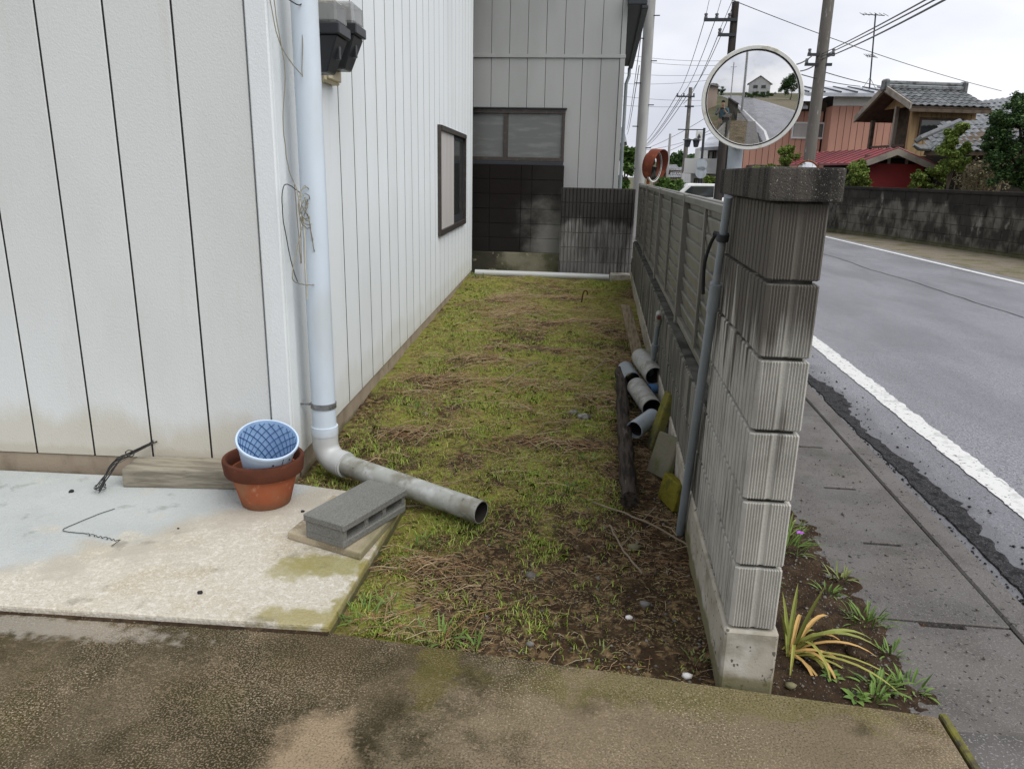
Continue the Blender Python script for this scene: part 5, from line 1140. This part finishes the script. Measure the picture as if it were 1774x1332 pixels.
window_px(ph, 1429, 1436, 213, 232, Yp+1.0, 'white', ['dull_glass'], 1)
MB().box((at(1297,250,Yp+1).x,Yp-.6,at(1300,297,Yp).z),(at(1325,250,Yp+1).x+.5,Yp+1,at(1300,286,Yp).z)).build('porch_roof', M['dark_metal'], ph)
# aerial on the pink house
ae = thing('television_aerial', 'television aerial on a thin mast above the pink house roof', 'aerial', at(1505,150,Yp+2))
ab, atp = at(1507,150,Yp+2), at(1517,24,Yp+2); ab.z -= .2
MB().tube([ab, atp], .03, 6).build('mast', M['dark_metal'], ae)
for v, L in ((25,1.0),(97,.42)):
    q = at(1510+(97-v)*.1,v,Yp+2); MB().tube([q-Vector((L*.55,0,0)), q+Vector((L*.45,.3,0))], .018, 5).build('boom', M['dark_metal'], ae)
    for k in range(6): p = q+Vector((-L*.55+L*k/5, .3*max(0,(k/5-.55)), 0)); MB().tube([p-Vector((0,.35,.12)), p+Vector((0,.35,.12))], .010, 4).build('element', M['dark_metal'], ae)
for s in (-1,1): MB().tube([at(1507,135,Yp+2), ab+Vector((.4*s,.2*s,0))], .012, 4).build('guy', M['dark_metal'], ae)

# tile function
def tile_mesh():
    mb = MB(); n = 6; w, L, h = 1.0, 1.0, .16
    for j, (yy, zz) in enumerate(((0,.10),(1,0.0))):
        for i in range(n+1): t = i/n; mb.v.append((t*w, yy*L, zz+h*(.5-.5*math.cos(2*math.pi*t))*(1 if t > .0 else 1)))
    for i in range(n): mb.f.append((i, i+1, n+2+i, n+1+i))
    b = len(mb.v)
    for i in range(n+1): x, y, z = mb.v[i]; mb.v.append((x, y, z-.10))
    for i in range(n): mb.f.append((b+i, b+i+1, i+1, i))
    me = mb.mesh('roof_tile_mesh'); me.materials.append(M['roof_tile']); return me
TM_ = tile_mesh()
def tiled(parent, e0, e1, r0, r1, nu, nv):
    """tiles over the sloping quad e0-e1 (eave) to r0-r1 (ridge) on a solid deck"""
    e0, e1, r0, r1 = map(Vector, (e0, e1, r0, r1)); nrm = (e1-e0).cross(r0-e0).normalized()
    if nrm.z < 0: nrm = -nrm
    lo = [p-nrm*.12 for p in (e0, e1, r1, r0)]; hi = [p-nrm*.02 for p in (e0, e1, r1, r0)]
    dk = MB().add(lo+hi, [(3,2,1,0),(4,5,6,7),(0,1,5,4),(1,2,6,5),(2,3,7,6),(3,0,4,7)]).build('roof', M['brown_wood'], parent)
    for j in range(nv):
        a = e0.lerp(r0, j/nv); b = e1.lerp(r1, j/nv); a2 = e0.lerp(r0, (j+1.12)/nv); b2 = e1.lerp(r1, (j+1.12)/nv)
        for i in range(nu):
            p = a.lerp(b, i/nu); q = a.lerp(b, (i+1)/nu); s = a2.lerp(b2, i/nu); X = q-p; Y = s-p; Z = nrm*X.length
            mw = Matrix(((X.x,Y.x,Z.x,p.x),(X.y,Y.y,Z.y,p.y),(X.z,Y.z,Z.z,p.z),(0,0,0,1)))
            o = bpy.data.objects.new('roof_tile', TM_); COL.objects.link(o); o.parent = dk; mw.translation = p-Vector(ORG[parent.name]); o.matrix_local = mw; ORG[o.name] = ORG[parent.name]
    return dk
# ochre timber house with a tiled gable roof and a balcony in the gable end
Yo = 27.0; K = at(1574, 240, Yo); an = rad(12); ea = Vector((math.cos(an), math.sin(an), 0)); eb = Vector((-math.sin(an), math.cos(an), 0))
oh = thing('ochre_house', 'ochre timber house with silver tiled gable roof and a balcony', 'house', (K.x, K.y, gz(Yo)))
zE = at(1573,181,Yo).z; zR = at(1545,153,Yo+1).z; zS = at(1590,257,Yo).z
def oc(a, b, z): return Vector((K.x, K.y, 0))+ea*a+eb*b+Vector((0,0,z))
AL, BW = 2.35, 2.3
OM = Matrix(((ea.x,eb.x,0,K.x),(ea.y,eb.y,0,K.y),(0,0,1,0),(0,0,0,1)))
MB().box((.9,.05,-.4),(AL-.2,BW-.1,zE-.05), OM).build('wall_core', M['dark_wall'], oh)
x = .15
while x < AL-.3: MB().box((x+.006,0,-.4),(x+.164,.04,zE-.02), OM).build('wall_board', M['ochre'], oh); x += .17
MB().box((-.02,-.03,zS-1),(.14,.10,zE-.02), OM).build('corner_post', M['ochre'], oh)
w0, w1 = at(1588,205,Yo), at(1588,236,Yo)
fw_ = MB().box((.28,-.06,w1.z-.05),(1.75,.0,w1.z+.02), OM).box((.28,-.06,w0.z-.05),(1.75,.0,w0.z+.03), OM).box((.28,-.06,w1.z+.02),(.33,.0,w0.z-.05), OM).box((1.70,-.06,w1.z+.02),(1.75,.0,w0.z-.05), OM).build('window', M['brown_wood'], oh)
for a, b in ((.33,1.01),(1.03,1.70)): MB().box((a,-.04,w1.z+.02),(b,-.012,w0.z-.05), OM).build('pane', M['glass'], fw_)
# balcony recess in the gable end (faces left)
MB().box((.85,.05,zS-.9),(.9,BW-.1,zE), OM).build('recess_wall', M['brown_wood'], oh)
MB().box((.83,.5,zS-.3),(.849,1.3,zE-.55), OM).build('pane', M['dull_glass'], oh)
MB().box((-.05,.05,zS-.9),(.9,BW-.05,zS-.8), OM).build('balcony_floor', M['brown_wood'], oh)
MB().box((-.06,BW-.1,-.4),(.06,BW+.02,zE-.35), OM).build('post', M['brown_wood'], oh); MB().box((-.06,.85,zS-.9),(.06,.95,zE), OM).build('post', M['barge'], oh)
for z in (zS+.05, zS-.75): MB().box((-.03,.14,z),(.03,BW-.1,z+.07), OM).build('rail', M['brown_wood'], oh)
for k in range(12): MB().box((-.015,.22+k*.16,zS-.68),(.015,.25+k*.16,zS+.05), OM).build('baluster', M['brown_wood'], oh)
MB().prism([(-.05,0),(BW+.05,0),(BW/2,zR-zE-.15)], oc(.2,0,zE-.02), eb, Vector((0,0,1)), ea*.06).build('gable_boards', M['ochre'], oh)
ov = .40
tiled(oh, oc(-ov,-.45,zE-.08), oc(AL,-.45,zE-.08), oc(-ov,BW/2,zR), oc(AL,BW/2,zR), 11, 6)
tiled(oh, oc(AL,BW+.45,zE-.28), oc(-ov,BW+.45,zE-.28), oc(AL,BW/2,zR), oc(-ov,BW/2,zR), 11, 6)
bd = Vector(oc(-ov-.02,-.5,zE-.20)); 
for b0, b1, zz in ((-.5,BW/2,zE-.2),(BW+.5,BW/2,zE-.4)):
    p, q = oc(-ov-.03,b0,zz), oc(-ov-.03,b1,zR-.08); MB().add([p, q, q+Vector((0,0,.20)), p+Vector((0,0,.20)), p+ea*.06, q+ea*.06, q+ea*.06+Vector((0,0,.20)), p+ea*.06+Vector((0,0,.20))], [(3,2,1,0),(4,5,6,7),(0,1,5,4),(1,2,6,5),(2,3,7,6),(3,0,4,7)]).build('bargeboard', M['barge'], oh)
MB().box((-ov,BW/2-.14,zR-.02),(AL,BW/2+.14,zR+.12), OM).box((-ov+.05,BW/2-.09,zR+.12),(AL-.05,BW/2+.09,zR+.24), OM).build('ridge', M['roof_tile'], oh, bev=.03)
for a in (-ov, AL): MB().box((a-.08,BW/2-.17,zR-.1),(a+.10,BW/2+.14,zR+.28), OM).build('ridge_end', M['roof_tile'], oh, bev=.05)
MB().box((-ov,-.50,zE-.26),(AL,-.44,zE-.16), OM).build('gutter', M['brown_wood'], oh)
# tiled wings behind the trees on the right
rw = thing('tiled_wing', 'low tiled roof with a curled ridge end behind the trees on the right', 'house', (at(1690,330,24).x,24,gz(24)))
a_, b_, c_, d_ = at(1602,262,22.5), at(1790,262,23.5), at(1640,214,25.5), at(1800,205,26)
tiled(rw, a_, b_, c_, d_, 16, 7)
MB().box((at(1650,280,24.5).x,24.5,-.4),(at(1830,280,24.5).x,26.5,at(1650,262,24.5).z)).build('wall', M['dark_wall'], rw)
wallbox('shutter', 'wall_white', rw, 1643, 1668, 272, 296, 24.3, .1); wallbox('shutter', 'wall_white', rw, 1671, 1679, 272, 296, 24.3, .1)
MB().tube([at(1586,246,22.4), at(1594,240,22.4), at(1602,236,22.5), at(1662,210,25.3)], [.06,.08,.07,.07], 8).build('ridge', M['roof_tile'], rw, smooth=True)
MB().tube([at(1583,251,22.3), at(1592,257,22.3), at(1608,258,22.4), at(1622,248,22.6)], [.05,.07,.07,.05], 8).build('ridge_end', M['roof_tile'], rw, smooth=True)
rw2 = thing('tiled_house', 'tiled roof rising at the right edge behind the dark tree', 'house', (at(1740,330,30).x,30,gz(30)))
tiled(rw2, at(1672,218,29), at(1830,205,28), at(1690,178,32), at(1830,162,32), 14, 6)
MB().box((at(1680,250,30).x,30.5,-.4),(at(1860,250,30).x,33,at(1700,215,30).z)).build('wall', M['dark_wall'], rw2)
# red shed
Ys = 25.6; sh = thing('red_shed', 'small red shed with a low red iron gable roof across the road', 'shed', (at(1550,327,Ys).x,Ys,gz(Ys)))
sx0, sx1 = at(1507,300,Ys).x, at(1599,300,Ys).x; pk = at(1556,257,Ys-.4); le = at(1487,282,Ys-.4); re = at(1622,286,Ys-.4); zt_ = at(1550,284,Ys).z
MB().box((sx0,Ys,-.4),(sx1,Ys+.06,zt_)).build('front_wall', M['red_wall'], sh)
MB().box((sx0-.15,Ys+.1,-.4),(sx1+.25,Ys+4.8,zt_+.1)).build('wall_core', M['dark_wall'], sh)
for k in range(4): xx = sx0+(sx1-sx0)*k/3; MB().box((xx-.04,Ys+.0,zt_),(xx+.04,Ys+.08,zt_+.16)).build('stud', M['barge'], sh)
MB().box((sx0-.2,Ys-.02,zt_+.16),(sx1+.2,Ys+.06,zt_+.24)).build('lintel', M['brown_wood'], sh)
dvec = Vector((-1.0,5.4,0)); nrib = 12
for e, nm in ((le, 'left'), (re, 'right')):
    mbq = MB().add([e, pk, pk+dvec, e+dvec, e-Vector((0,0,.06)), pk-Vector((0,0,.06)), pk+dvec-Vector((0,0,.06)), e+dvec-Vector((0,0,.06))], [(0,1,2,3),(7,6,5,4),(0,4,5,1),(1,5,6,2),(2,6,7,3),(3,7,4,0)]); ro = mbq.build('roof', M['red_iron'], sh)
    for k in range(nrib+1): o_ = dvec*(k/nrib); MB().tube([e+o_+Vector((0,0,.01)), pk+o_+Vector((0,0,.01))], .03, 6).build('roof_rib', M['red_iron'], ro)
    q0, q1 = e-Vector((0,.05,.20)), pk-Vector((0,.05,.20)); MB().add([q0, q1, q1+Vector((0,0,.19)), q0+Vector((0,0,.19)), q0+Vector((0,.05,0)), q1+Vector((0,.05,0)), q1+Vector((0,.05,.19)), q0+Vector((0,.05,.19))], [(3,2,1,0),(4,5,6,7),(0,1,5,4),(1,2,6,5),(2,3,7,6),(3,0,4,7)]).build('bargeboard', M['barge'], sh)
# trees and shrubs on the right
tree('broad_tree', 'dense dark green tree at the right edge above the street wall', base_of(1800,20), [blob(1735,205,20,30,26),blob(1775,235,20,44,46),blob(1745,262,20,34,34),blob(1790,296,20,50,40),blob(1722,232,20.2,20,22),blob(1765,184,20.4,28,20),blob(1730,298,20,22,22)], 34000, .042, 'leaf_dark', .12, gap=.46)
tree('light_tree', 'yellow green leafy tree between the ochre house and the dark tree', base_of(1640,21), [blob(1658,238,21,17,20),blob(1642,262,21,20,20),blob(1664,264,21,16,22),blob(1645,292,21,16,18)], 14000, .045, 'leaf_bright', .06, gap=.34)
tree('leafy_shrub', 'round green shrub left of the red shed', base_of(1480,24.6), [blob(1483,297,24.6,22,24),blob(1470,312,24.6,20,18),blob(1492,316,24.6,18,16)], 7000, .045, 'leaf_bright', .05, 'shrub')
tree('leafy_shrub', 'low yellow green shrub right of the red shed front', base_of(1595,23), [blob(1592,315,23,16,18),blob(1608,318,23,14,14),blob(1628,308,23,18,22)], 5000, .045, 'leaf_bright', .05, 'shrub')
tree('leafy_shrub', 'bright young bush behind the small orange mirror', base_of(1362,28), [blob(1364,276,28,18,22),blob(1366,262,28,12,14),blob(1340,292,28,22,10),blob(1318,296,28,18,8)], 6000, .05, 'leaf_bright', .04, 'shrub')
bs = thing('bare_shrub', 'pale twiggy dry shrub behind the street wall', 'shrub', base_of(1700,21.4), 'trees and shrubs in the background')
mbt = MB(); bb = Vector(base_of(1700,21.4))
for k in range(60):
    t = at(1705+RNG.uniform(-44,44), 275+abs(RNG.gauss(0,14)), 21.4+RNG.uniform(-.4,.4)); s = bb+Vector((RNG.uniform(-.25,.25), RNG.uniform(-.2,.2), 0)); s.x += (t.x-bb.x)*.5
    mbt.tube(wob([s, s.lerp(t,.5)+Vector((RNG.uniform(-.06,.06),0,.05)), t], 3, .01), [.012]*3+[.008]*3+[.004], 4)
mbt.build('twigs', M['twig'], bs); leaf_cloud('dry_leaves', 'leaf_dry', [blob(1705,305,21.4,46,26)], 1500, .045, bs, gap=.3)

# ------------------------------------------------------------------ things beyond the fence on the left of the mirror
tree('broad_tree', 'green tree squeezed between the grey house and the thick pole', base_of(1080,30), [blob(1084,275,30,14,22),blob(1088,300,30,14,20),blob(1078,318,30,14,14)], 2600, .12, 'leaf', .1)
Yw = 40.0; wh = thing('white_house', 'white two storey house with a solid balcony beyond the fence', 'house', (at(1230,330,Yw).x,Yw,gz(Yw)))
wallbox('wall', 'wall_white', wh, 1224, 1300, 252, 345, Yw+.9, 6)
wallbox('wall', 'wall_white', wh, 1196, 1224, 300, 345, Yw+.6, 5)
wallbox('balcony', 'wall_white', wh, 1186, 1262, 275, 301, Yw-.3, .2); wallbox('balcony_floor', 'wall_white', wh, 1187, 1300, 299, 302, Yw-.05, 1.0)
p0, p1, p2, p3 = at(1213,256,Yw+.2), at(1310,250,Yw+.2), at(1310,224,Yw+4), at(1228,238,Yw+4)
MB().add([p0,p1,p2,p3]+[p-Vector((0,0,.16)) for p in (p0,p1,p2,p3)], [(0,1,2,3),(7,6,5,4),(0,4,5,1),(1,5,6,2),(2,6,7,3),(3,7,4,0)]).build('roof', M['metal_roof'], wh)
window_px(wh, 1226, 1240, 261, 278, Yw+.9, 'brown_wood', ['curtain','glass']); window_px(wh, 1243, 1252, 264, 278, Yw+.9, 'brown_wood', ['glass'], 1)
window_px(wh, 1201, 1215, 309, 332, Yw+.6, 'brown_wood', ['dull_glass','glass'])
Yb = 52.0; bh = thing('brown_house', 'brown house with a low tiled roof far beyond the fence', 'house', (at(1165,330,Yb).x,Yb,gz(Yb)))
wallbox('wall', 'brown_house', bh, 1140, 1172, 293, 330, Yb, 5); tiled(bh, at(1138,296,Yb-.5), at(1180,296,Yb-.5), at(1142,286,Yb+3), at(1172,286,Yb+3), 10, 4)
wallbox('wall', 'wall_white', bh, 1168, 1196, 305, 332, Yb-2, 4); tiled(bh, at(1156,308,Yb-2.6), at(1200,308,Yb-2.6), at(1172,292,Yb+1), at(1196,288,Yb+1), 10, 4)
gt = thing('tiled_gable', 'dark tile roof end just past the corner of the grey house', 'house', (at(1078,330,34).x,34,gz(34)))
wallbox('wall', 'wall_white', gt, 1062, 1080, 250, 335, 34, 4); tiled(gt, at(1060,250,33.5), at(1086,247,33.5), at(1060,222,36), at(1080,222,36), 5, 4)
for nm, u, Y, n, l in (('leafy_shrub',1150,30,1800,'round green bush behind the fence left of the parked car'),('leafy_shrub',1172,31,1500,'green bush above the bonnet of the parked car')):
    tree(nm, l, base_of(u,Y), [blob(u,320,Y,16,10),blob(u+8,324,Y,14,9),blob(u-9,325,Y,12,8)], n, .10, 'leaf', .05, 'shrub')
tree('hedge', 'bright green clipped hedge in front of the white house', base_of(1232,34), [blob(1227,316,34,8,12),blob(1236,318,34,9,13),blob(1230,330,34,12,10)], 2600, .10, 'leaf_bright', .05, 'hedge', gap=.3)
fw2 = leaf_cloud('far_wood', 'leaf_dark', [blob(u, 282+RNG.uniform(-3,3), 120, 12, RNG.uniform(8,15)) for u in range(1020,1300,13)], 14000, .5, gap=.35); tag(fw2, 'far line of dark trees low on the horizon', 'trees', kind='stuff')
# parked white car
def car(label, x0, x1, y0, y1, zb, ht, facing=-1):
    r = thing('parked_car', label, 'car', ((x0+x1)/2,(y0+y1)/2,zb), 'white parked vehicles'); L = x1-x0; ex = Vector((1,0,0)); 
    prof = [(0,.25),(0,.52),(.03,.62),(.16,.70),(.30,.985),(.36,1.0),(.82,1.0),(.93,.93),(.985,.62),(1,.5),(1,.25)]
    MB().prism([(a*L, c*ht) for a, c in prof], (x0,y0,zb), ex, (0,0,1), (0,y1-y0,0)).build('body', M['white'], r, bev=.06, seg=2)
    for y in (y0-.005, y1-.015): MB().prism([(.215*L,.70*ht),(.325*L,.94*ht),(.55*L,.95*ht),(.55*L,.70*ht)], (x0,y,zb), ex, (0,0,1), (0,.02,0)).build('side_window', M['glass'], r); MB().prism([(.57*L,.70*ht),(.57*L,.95*ht),(.84*L,.94*ht),(.90*L,.70*ht)], (x0,y,zb), ex, (0,0,1), (0,.02,0)).build('side_window', M['glass'], r)
    q0, q1 = Vector((x0+.165*L,0,zb+.71*ht)), Vector((x0+.30*L,0,zb+.975*ht)); n_ = Vector((-(q1-q0).z,0,(q1-q0).x)).normalized()*.012
    MB().add([Vector((p.x,yy,p.z))+n_ for p in (q0,q1) for yy in (y0+.12,y1-.12)], [(0,1,3,2)]).build('windscreen', M['glass'], r)
    for a in (.19,.80):
        for y in (y0,y1-.18): w = MB().lathe([(0,0),(.28,0),(.30,.03),(.30,.15),(.28,.18),(0,.18)], 20, frame((x0+a*L,y,zb+.30),(0,1,0))).build('wheel', M['black'], r, smooth=True); MB().lathe([(0,-.005),(.17,-.005),(.18,.185),(0,.185)], 16, frame((x0+a*L,y,zb+.30),(0,1,0))).build('rim', M['band'], w, smooth=True)
    for y in (y0+.1,y1-.35): MB().box((x0-.01,y,zb+.5*ht),(x0+.05,y+.25,zb+.57*ht)).build('headlight', M['dial'], r)
    return r
cx = at(1150,330,28).x; car('white hatchback parked beyond the fence, only its roof and windscreen showing', cx-.2, cx+3.3, 28.0, 29.5, at(1185,318,28).z-1.5, 1.5)
vx = at(1246,330,24).x; car('white vehicle half hidden behind the left end of the capstone', vx, vx+2.9, 24.6, 26.0, at(1252,318,24.6).z-1.45, 1.45)
# lamp post with bracket, lantern, sign and two round road signs
Yl = 33.0; lx = at(1212,320,Yl).x; lmp = thing('street_lamp', 'dark lamp post with hanging lantern, small sign and round road signs', 'street lamp', (lx,Yl,gz(Yl)))
zl = at(1216,222,Yl).z; MB().tube([(lx,Yl,gz(Yl)),(lx,Yl,zl)], .05, 8).build('post', M['dark_metal'], lmp)
zbk = at(1200,225,Yl).z; MB().box((lx-1.05,Yl-.02,zbk-.02),(lx,Yl+.02,zbk+.02)).build('bracket', M['dark_metal'], lmp)
for dx in (-.28,-.62):
    c = Vector((lx+dx,Yl,zbk-.55)); ln = MB().lathe([(.02,.22),(.20,.16),(.20,.13),(.14,.13),(.09,-.12),(0,-.14)], 6, Matrix.Translation(c)).build('lantern', M['dark_metal'], lmp); MB().tube([c+Vector((0,0,.2)), Vector((c.x,Yl,zbk))], .012, 5).build('hanger', M['dark_metal'], ln)
sg_ = MB().box((lx-.32,Yl-.03,zbk-.42),(lx-.06,Yl+.0,zbk-.06)).build('sign', M['wall_white'], lmp)
MB().prism([(0,0),(.16,0),(.08,.17)], (lx-.27,Yl-.04,zbk-.31), (1,0,0), (0,0,1), (0,.008,0)).prism([(.05,-.04),(.11,-.04),(.11,0),(.05,0)], (lx-.27,Yl-.04,zbk-.31), (1,0,0), (0,0,1), (0,.008,0)).build('emblem', M['dark_metal'], sg_)
for v in (286,299): MB().lathe([(0,0),(.24,0),(.24,.02),(0,.02)], 24, frame((lx,Yl-.08,at(1212,v,Yl).z),(.25,-1,0))).build('road_sign_back', M['galv'], lmp)

# ------------------------------------------------------------------ what the mirror shows: the street behind the camera
reg('beige', Mat('beige_wall', (.30,.24,.20), .8))
rh = thing('roadside_house', 'pinkish beige house behind the photographer, seen in the big mirror', 'house', (-8,-20,0))
MB().box((-12,-26,-.2),(-4.6,-15,3.0)).build('wall', M['beige'], rh)
MB().prism([(-12.5,2.95),(-4.1,2.95),(-8.3,4.3)], (0,-26.5,0), (1,0,0), (0,0,1), (0,12,0)).build('roof', M['dark_metal'], rh)
for z in (1.0,): wq = MB().box((-7.4,-14.99,z),(-5.8,-14.94,z+1)).build('window', M['brown_wood'], rh); MB().box((-7.3,-14.935,z+.08),(-5.9,-14.925,z+.92)).build('pane', M['glass'], wq)
sw_ = thing('roadside_wall', 'low block wall behind the photographer, seen in the big mirror', 'wall', (0,-8,0))
MR = Matrix.Translation((.05,-7.2,0)) @ Matrix.Rotation(-math.atan(.15),4,'Z')
MB().box((0,-16,-.2),(.15,0,1.15), MR).build('wall', M['old_wall'], sw_); MB().box((-.04,-16,1.15),(.19,.04,1.23), MR).build('coping', M['old_wall'], sw_, bev=.01)
wg = thing('gabled_house', 'white gabled two storey house down the road, seen in the big mirror', 'house', (4,-80,0)); GO = Matrix.Translation((-8,-38,0))
MB().box((8,-50,-.3),(17,-38,5.6), GO).prism([(8,5.6),(17,5.6),(12.5,8.4)], GO @ Vector((0,-50,0)), (1,0,0), (0,0,1), (0,12,0)).build('wall', M['wall_white'], wg)
for s in (-1,1): MB().add([GO @ Vector(p) for p in [(12.5+s*5.3,-50.6,5.1),(12.5,-50.6,8.55),(12.5,-37.3,8.55),(12.5+s*5.3,-37.3,5.1),(12.5+s*5.3,-50.6,5.3),(12.5,-50.6,8.75),(12.5,-37.3,8.75),(12.5+s*5.3,-37.3,5.3)]], [(3,2,1,0),(4,5,6,7),(0,1,5,4),(1,2,6,5),(2,3,7,6),(3,0,4,7)]).build('roof', M['brown_wood'], wg)
for xx in (9.8,13.2):
    for z in (.9,3.6): wq = MB().box((xx,-37.99,z),(xx+1.9,-37.9,z+1.3), GO).build('window', M['brown_wood'], wg); MB().box((xx+.1,-37.89,z+.1),(xx+1.8,-37.88,z+1.2), GO).build('pane', M['glass'], wq)
tree('broad_tree', 'dark tree beside the road down the street, seen in the big mirror', (13,-52,-.2), [((13,-52,4.5),(3.4,3,3.6)),((16,-51,3.6),(3,2.6,3)),((11,-53,2.8),(2,2,2))], 7000, .28, 'leaf_dark', .2)
tree('hedge', 'green hedge in front of the gabled house, seen in the big mirror', (3,-76,-.2), [((-1+k*2.2,-74,1.0),(1.6,1.2,1.4)) for k in range(6)], 5000, .22, 'leaf', .06, 'hedge')
tree('broad_tree', 'far tree on the house side of the street, seen in the big mirror', (-14,-70,-.2), [((-14,-70,3),(3,3,2.6)),((-17,-74,3.4),(3,2,2.4)),((-11,-76,2.4),(2.4,2,1.8))], 4000, .3, 'leaf_dark', .2)

# the photographer, standing behind the camera and holding a phone (visible in the mirror)
def skin(name, pts, edges, mat, parent, sub=2):
    me = bpy.data.meshes.new(name); ids = list(pts); O = Vector(ORG[parent.name])
    me.from_pydata([tuple(Vector(pts[k][0])-O) for k in ids], [(ids.index(a), ids.index(b)) for a, b in edges], []); me.update(); me.materials.append(M[mat])
    o = bpy.data.objects.new(name, me); COL.objects.link(o); o.parent = parent; ORG[o.name] = ORG[parent.name]
    md = o.modifiers.new('skin', 'SKIN'); md.use_smooth_shade = True
    sv = me.skin_vertices[0].data
    for i, k in enumerate(ids): r = pts[k][1]; sv[i].radius = r if isinstance(r, tuple) else (r, r); sv[i].use_root = (i == 0)
    ss = o.modifiers.new('sub', 'SUBSURF'); ss.levels = sub; ss.render_levels = sub; return o
reg('skin', Mat('skin', (.45,.28,.20), .55)); reg('hair', Mat('dark_hair', (.02,.017,.015), .6)); reg('shirt', Mat('teal_shirt', (.10,.17,.20), .8)).noise((.06,.11,.14), 14, .4, .6); reg('trouser', Mat('khaki_trousers', (.28,.25,.20), .85)); reg('shoe', Mat('dark_shoe', (.04,.04,.04), .6))
psn = thing('person', 'person in blue grey shirt and khaki trousers holding a phone, reflected in the mirror', 'person', (-.02,-.42,0))
px0, py0 = -.02, -.42
body = {'pel':((px0,py0,.94),(.13,.10)), 'sp':((px0,py0-.01,1.15),(.12,.09)), 'ch':((px0,py0-.01,1.33),(.15,.10)), 'nk':((px0,py0+.01,1.45),.05), 'hd0':((px0,py0+.03,1.50),.06), 'hd1':((px0,py0+.045,1.57),(.075,.09)), 'hd2':((px0,py0+.04,1.65),(.07,.085))}
be = [('pel','sp'),('sp','ch'),('ch','nk'),('nk','hd0'),('hd0','hd1'),('hd1','hd2')]
for s, n_ in ((-1,'l'),(1,'r')):
    body.update({n_+'hip':((px0+s*.09,py0,.88),.085), n_+'kn':((px0+s*.10,py0+.02,.48),.055), n_+'an':((px0+s*.11,py0-.02,.09),.038), n_+'toe':((px0+s*.13,py0+.14,.035),.032),
      n_+'sh':((px0+s*.18,py0-.01,1.37),.055), n_+'el':((px0+s*.25,py0+.10,1.15),.040), n_+'wr':((px0+s*.10,py0+.29,1.36),.026), n_+'pm':((px0+s*.075,py0+.335,1.40),(.018,.034))})
    be += [('pel',n_+'hip'),(n_+'hip',n_+'kn'),(n_+'kn',n_+'an'),(n_+'an',n_+'toe'),('ch',n_+'sh'),(n_+'sh',n_+'el'),(n_+'el',n_+'wr'),(n_+'wr',n_+'pm')]
    for f in range(4):
        a, b = n_+'f%da' % f, n_+'f%db' % f; zf = 1.445-.018*f
        body[a] = ((px0+s*.078,py0+.365,zf),.0085); body[b] = ((px0+s*.050,py0+.372-.004*f,zf),.0075); be += [(n_+'pm',a),(a,b)]
    body[n_+'t'] = ((px0+s*.045,py0+.335,1.41),.0095); be.append((n_+'pm',n_+'t'))
bodyo = skin('body', body, be, 'skin', psn, 1)
sh_ = {k: body[k] for k in ('pel','sp','ch','lsh','rsh','lel','rel')}
for k, r in (('pel',(.165,.125)),('sp',(.155,.12)),('ch',(.175,.12)),('lsh',.075),('rsh',.075),('lel',.056),('rel',.056)): sh_[k] = (body[k][0], r)
sh_['lfa'] = ((px0-.18,py0+.18,1.24),.046); sh_['rfa'] = ((px0+.18,py0+.18,1.24),.046); sh_['col'] = ((px0,py0,1.42),.066)
skin('shirt', sh_, [('pel','sp'),('sp','ch'),('ch','col'),('ch','lsh'),('ch','rsh'),('lsh','lel'),('rsh','rel'),('lel','lfa'),('rel','rfa')], 'shirt', psn)
tr = {'pel':((px0,py0,.95),(.15,.115)), 'lo':((px0,py0,.86),(.15,.115))}; te = [('pel','lo')]
for s, n_ in ((-1,'l'),(1,'r')):
    tr.update({n_+'t':((px0+s*.095,py0,.76),.095), n_+'k':((px0+s*.105,py0+.02,.48),.075), n_+'a':((px0+s*.11,py0-.02,.08),.068)}); te += [('lo',n_+'t'),(n_+'t',n_+'k'),(n_+'k',n_+'a')]
skin('trousers', tr, te, 'trouser', psn)
for s in (-1,1): skin('shoe', {'h':((px0+s*.11,py0-.05,.045),.045),'m':((px0+s*.12,py0+.06,.045),(.045,.042)),'t':((px0+s*.13,py0+.17,.035),.035)}, [('h','m'),('m','t')], 'shoe', psn)
skin('hair', {'a':((px0,py0+.0,1.60),(.085,.075)),'b':((px0,py0+.03,1.675),(.085,.095)),'c':((px0,py0+.09,1.69),.05)}, [('a','b'),('b','c')], 'hair', psn)
for s in (-1,1): MB().lathe([(0,0),(.009,0),(.006,.006),(0,.007)], 10, frame((px0+s*.03,py0+.122,1.585),(s*.15,1,0))).build('eye', M['hair'], psn); lp2 = MB().lathe([(0,-.008),(.012,-.006),(.016,0),(.012,.006),(0,.008)], 10, Matrix.Translation((px0+s*.078,py0+.035,1.575)) @ Matrix.Diagonal((.5,1,1.8,1))).build('ear', M['skin'], psn, smooth=True)
MB().tube([(px0,py0+.118,1.60),(px0,py0+.145,1.555),(px0,py0+.125,1.548)], [.008,.014,.010], 8).build('nose', M['skin'], psn, smooth=True)
MB().box((px0-.022,py0+.112,1.522),(px0+.022,py0+.120,1.530)).build('mouth', M['terracotta_rim'], psn)
phn = MB().box((-.075,-.050,1.390),(.075,-.042,1.462)).build('phone', M['black_plastic'], bev=.003); tag(phn, 'black phone held up in both hands by the person in the mirror', 'phone')
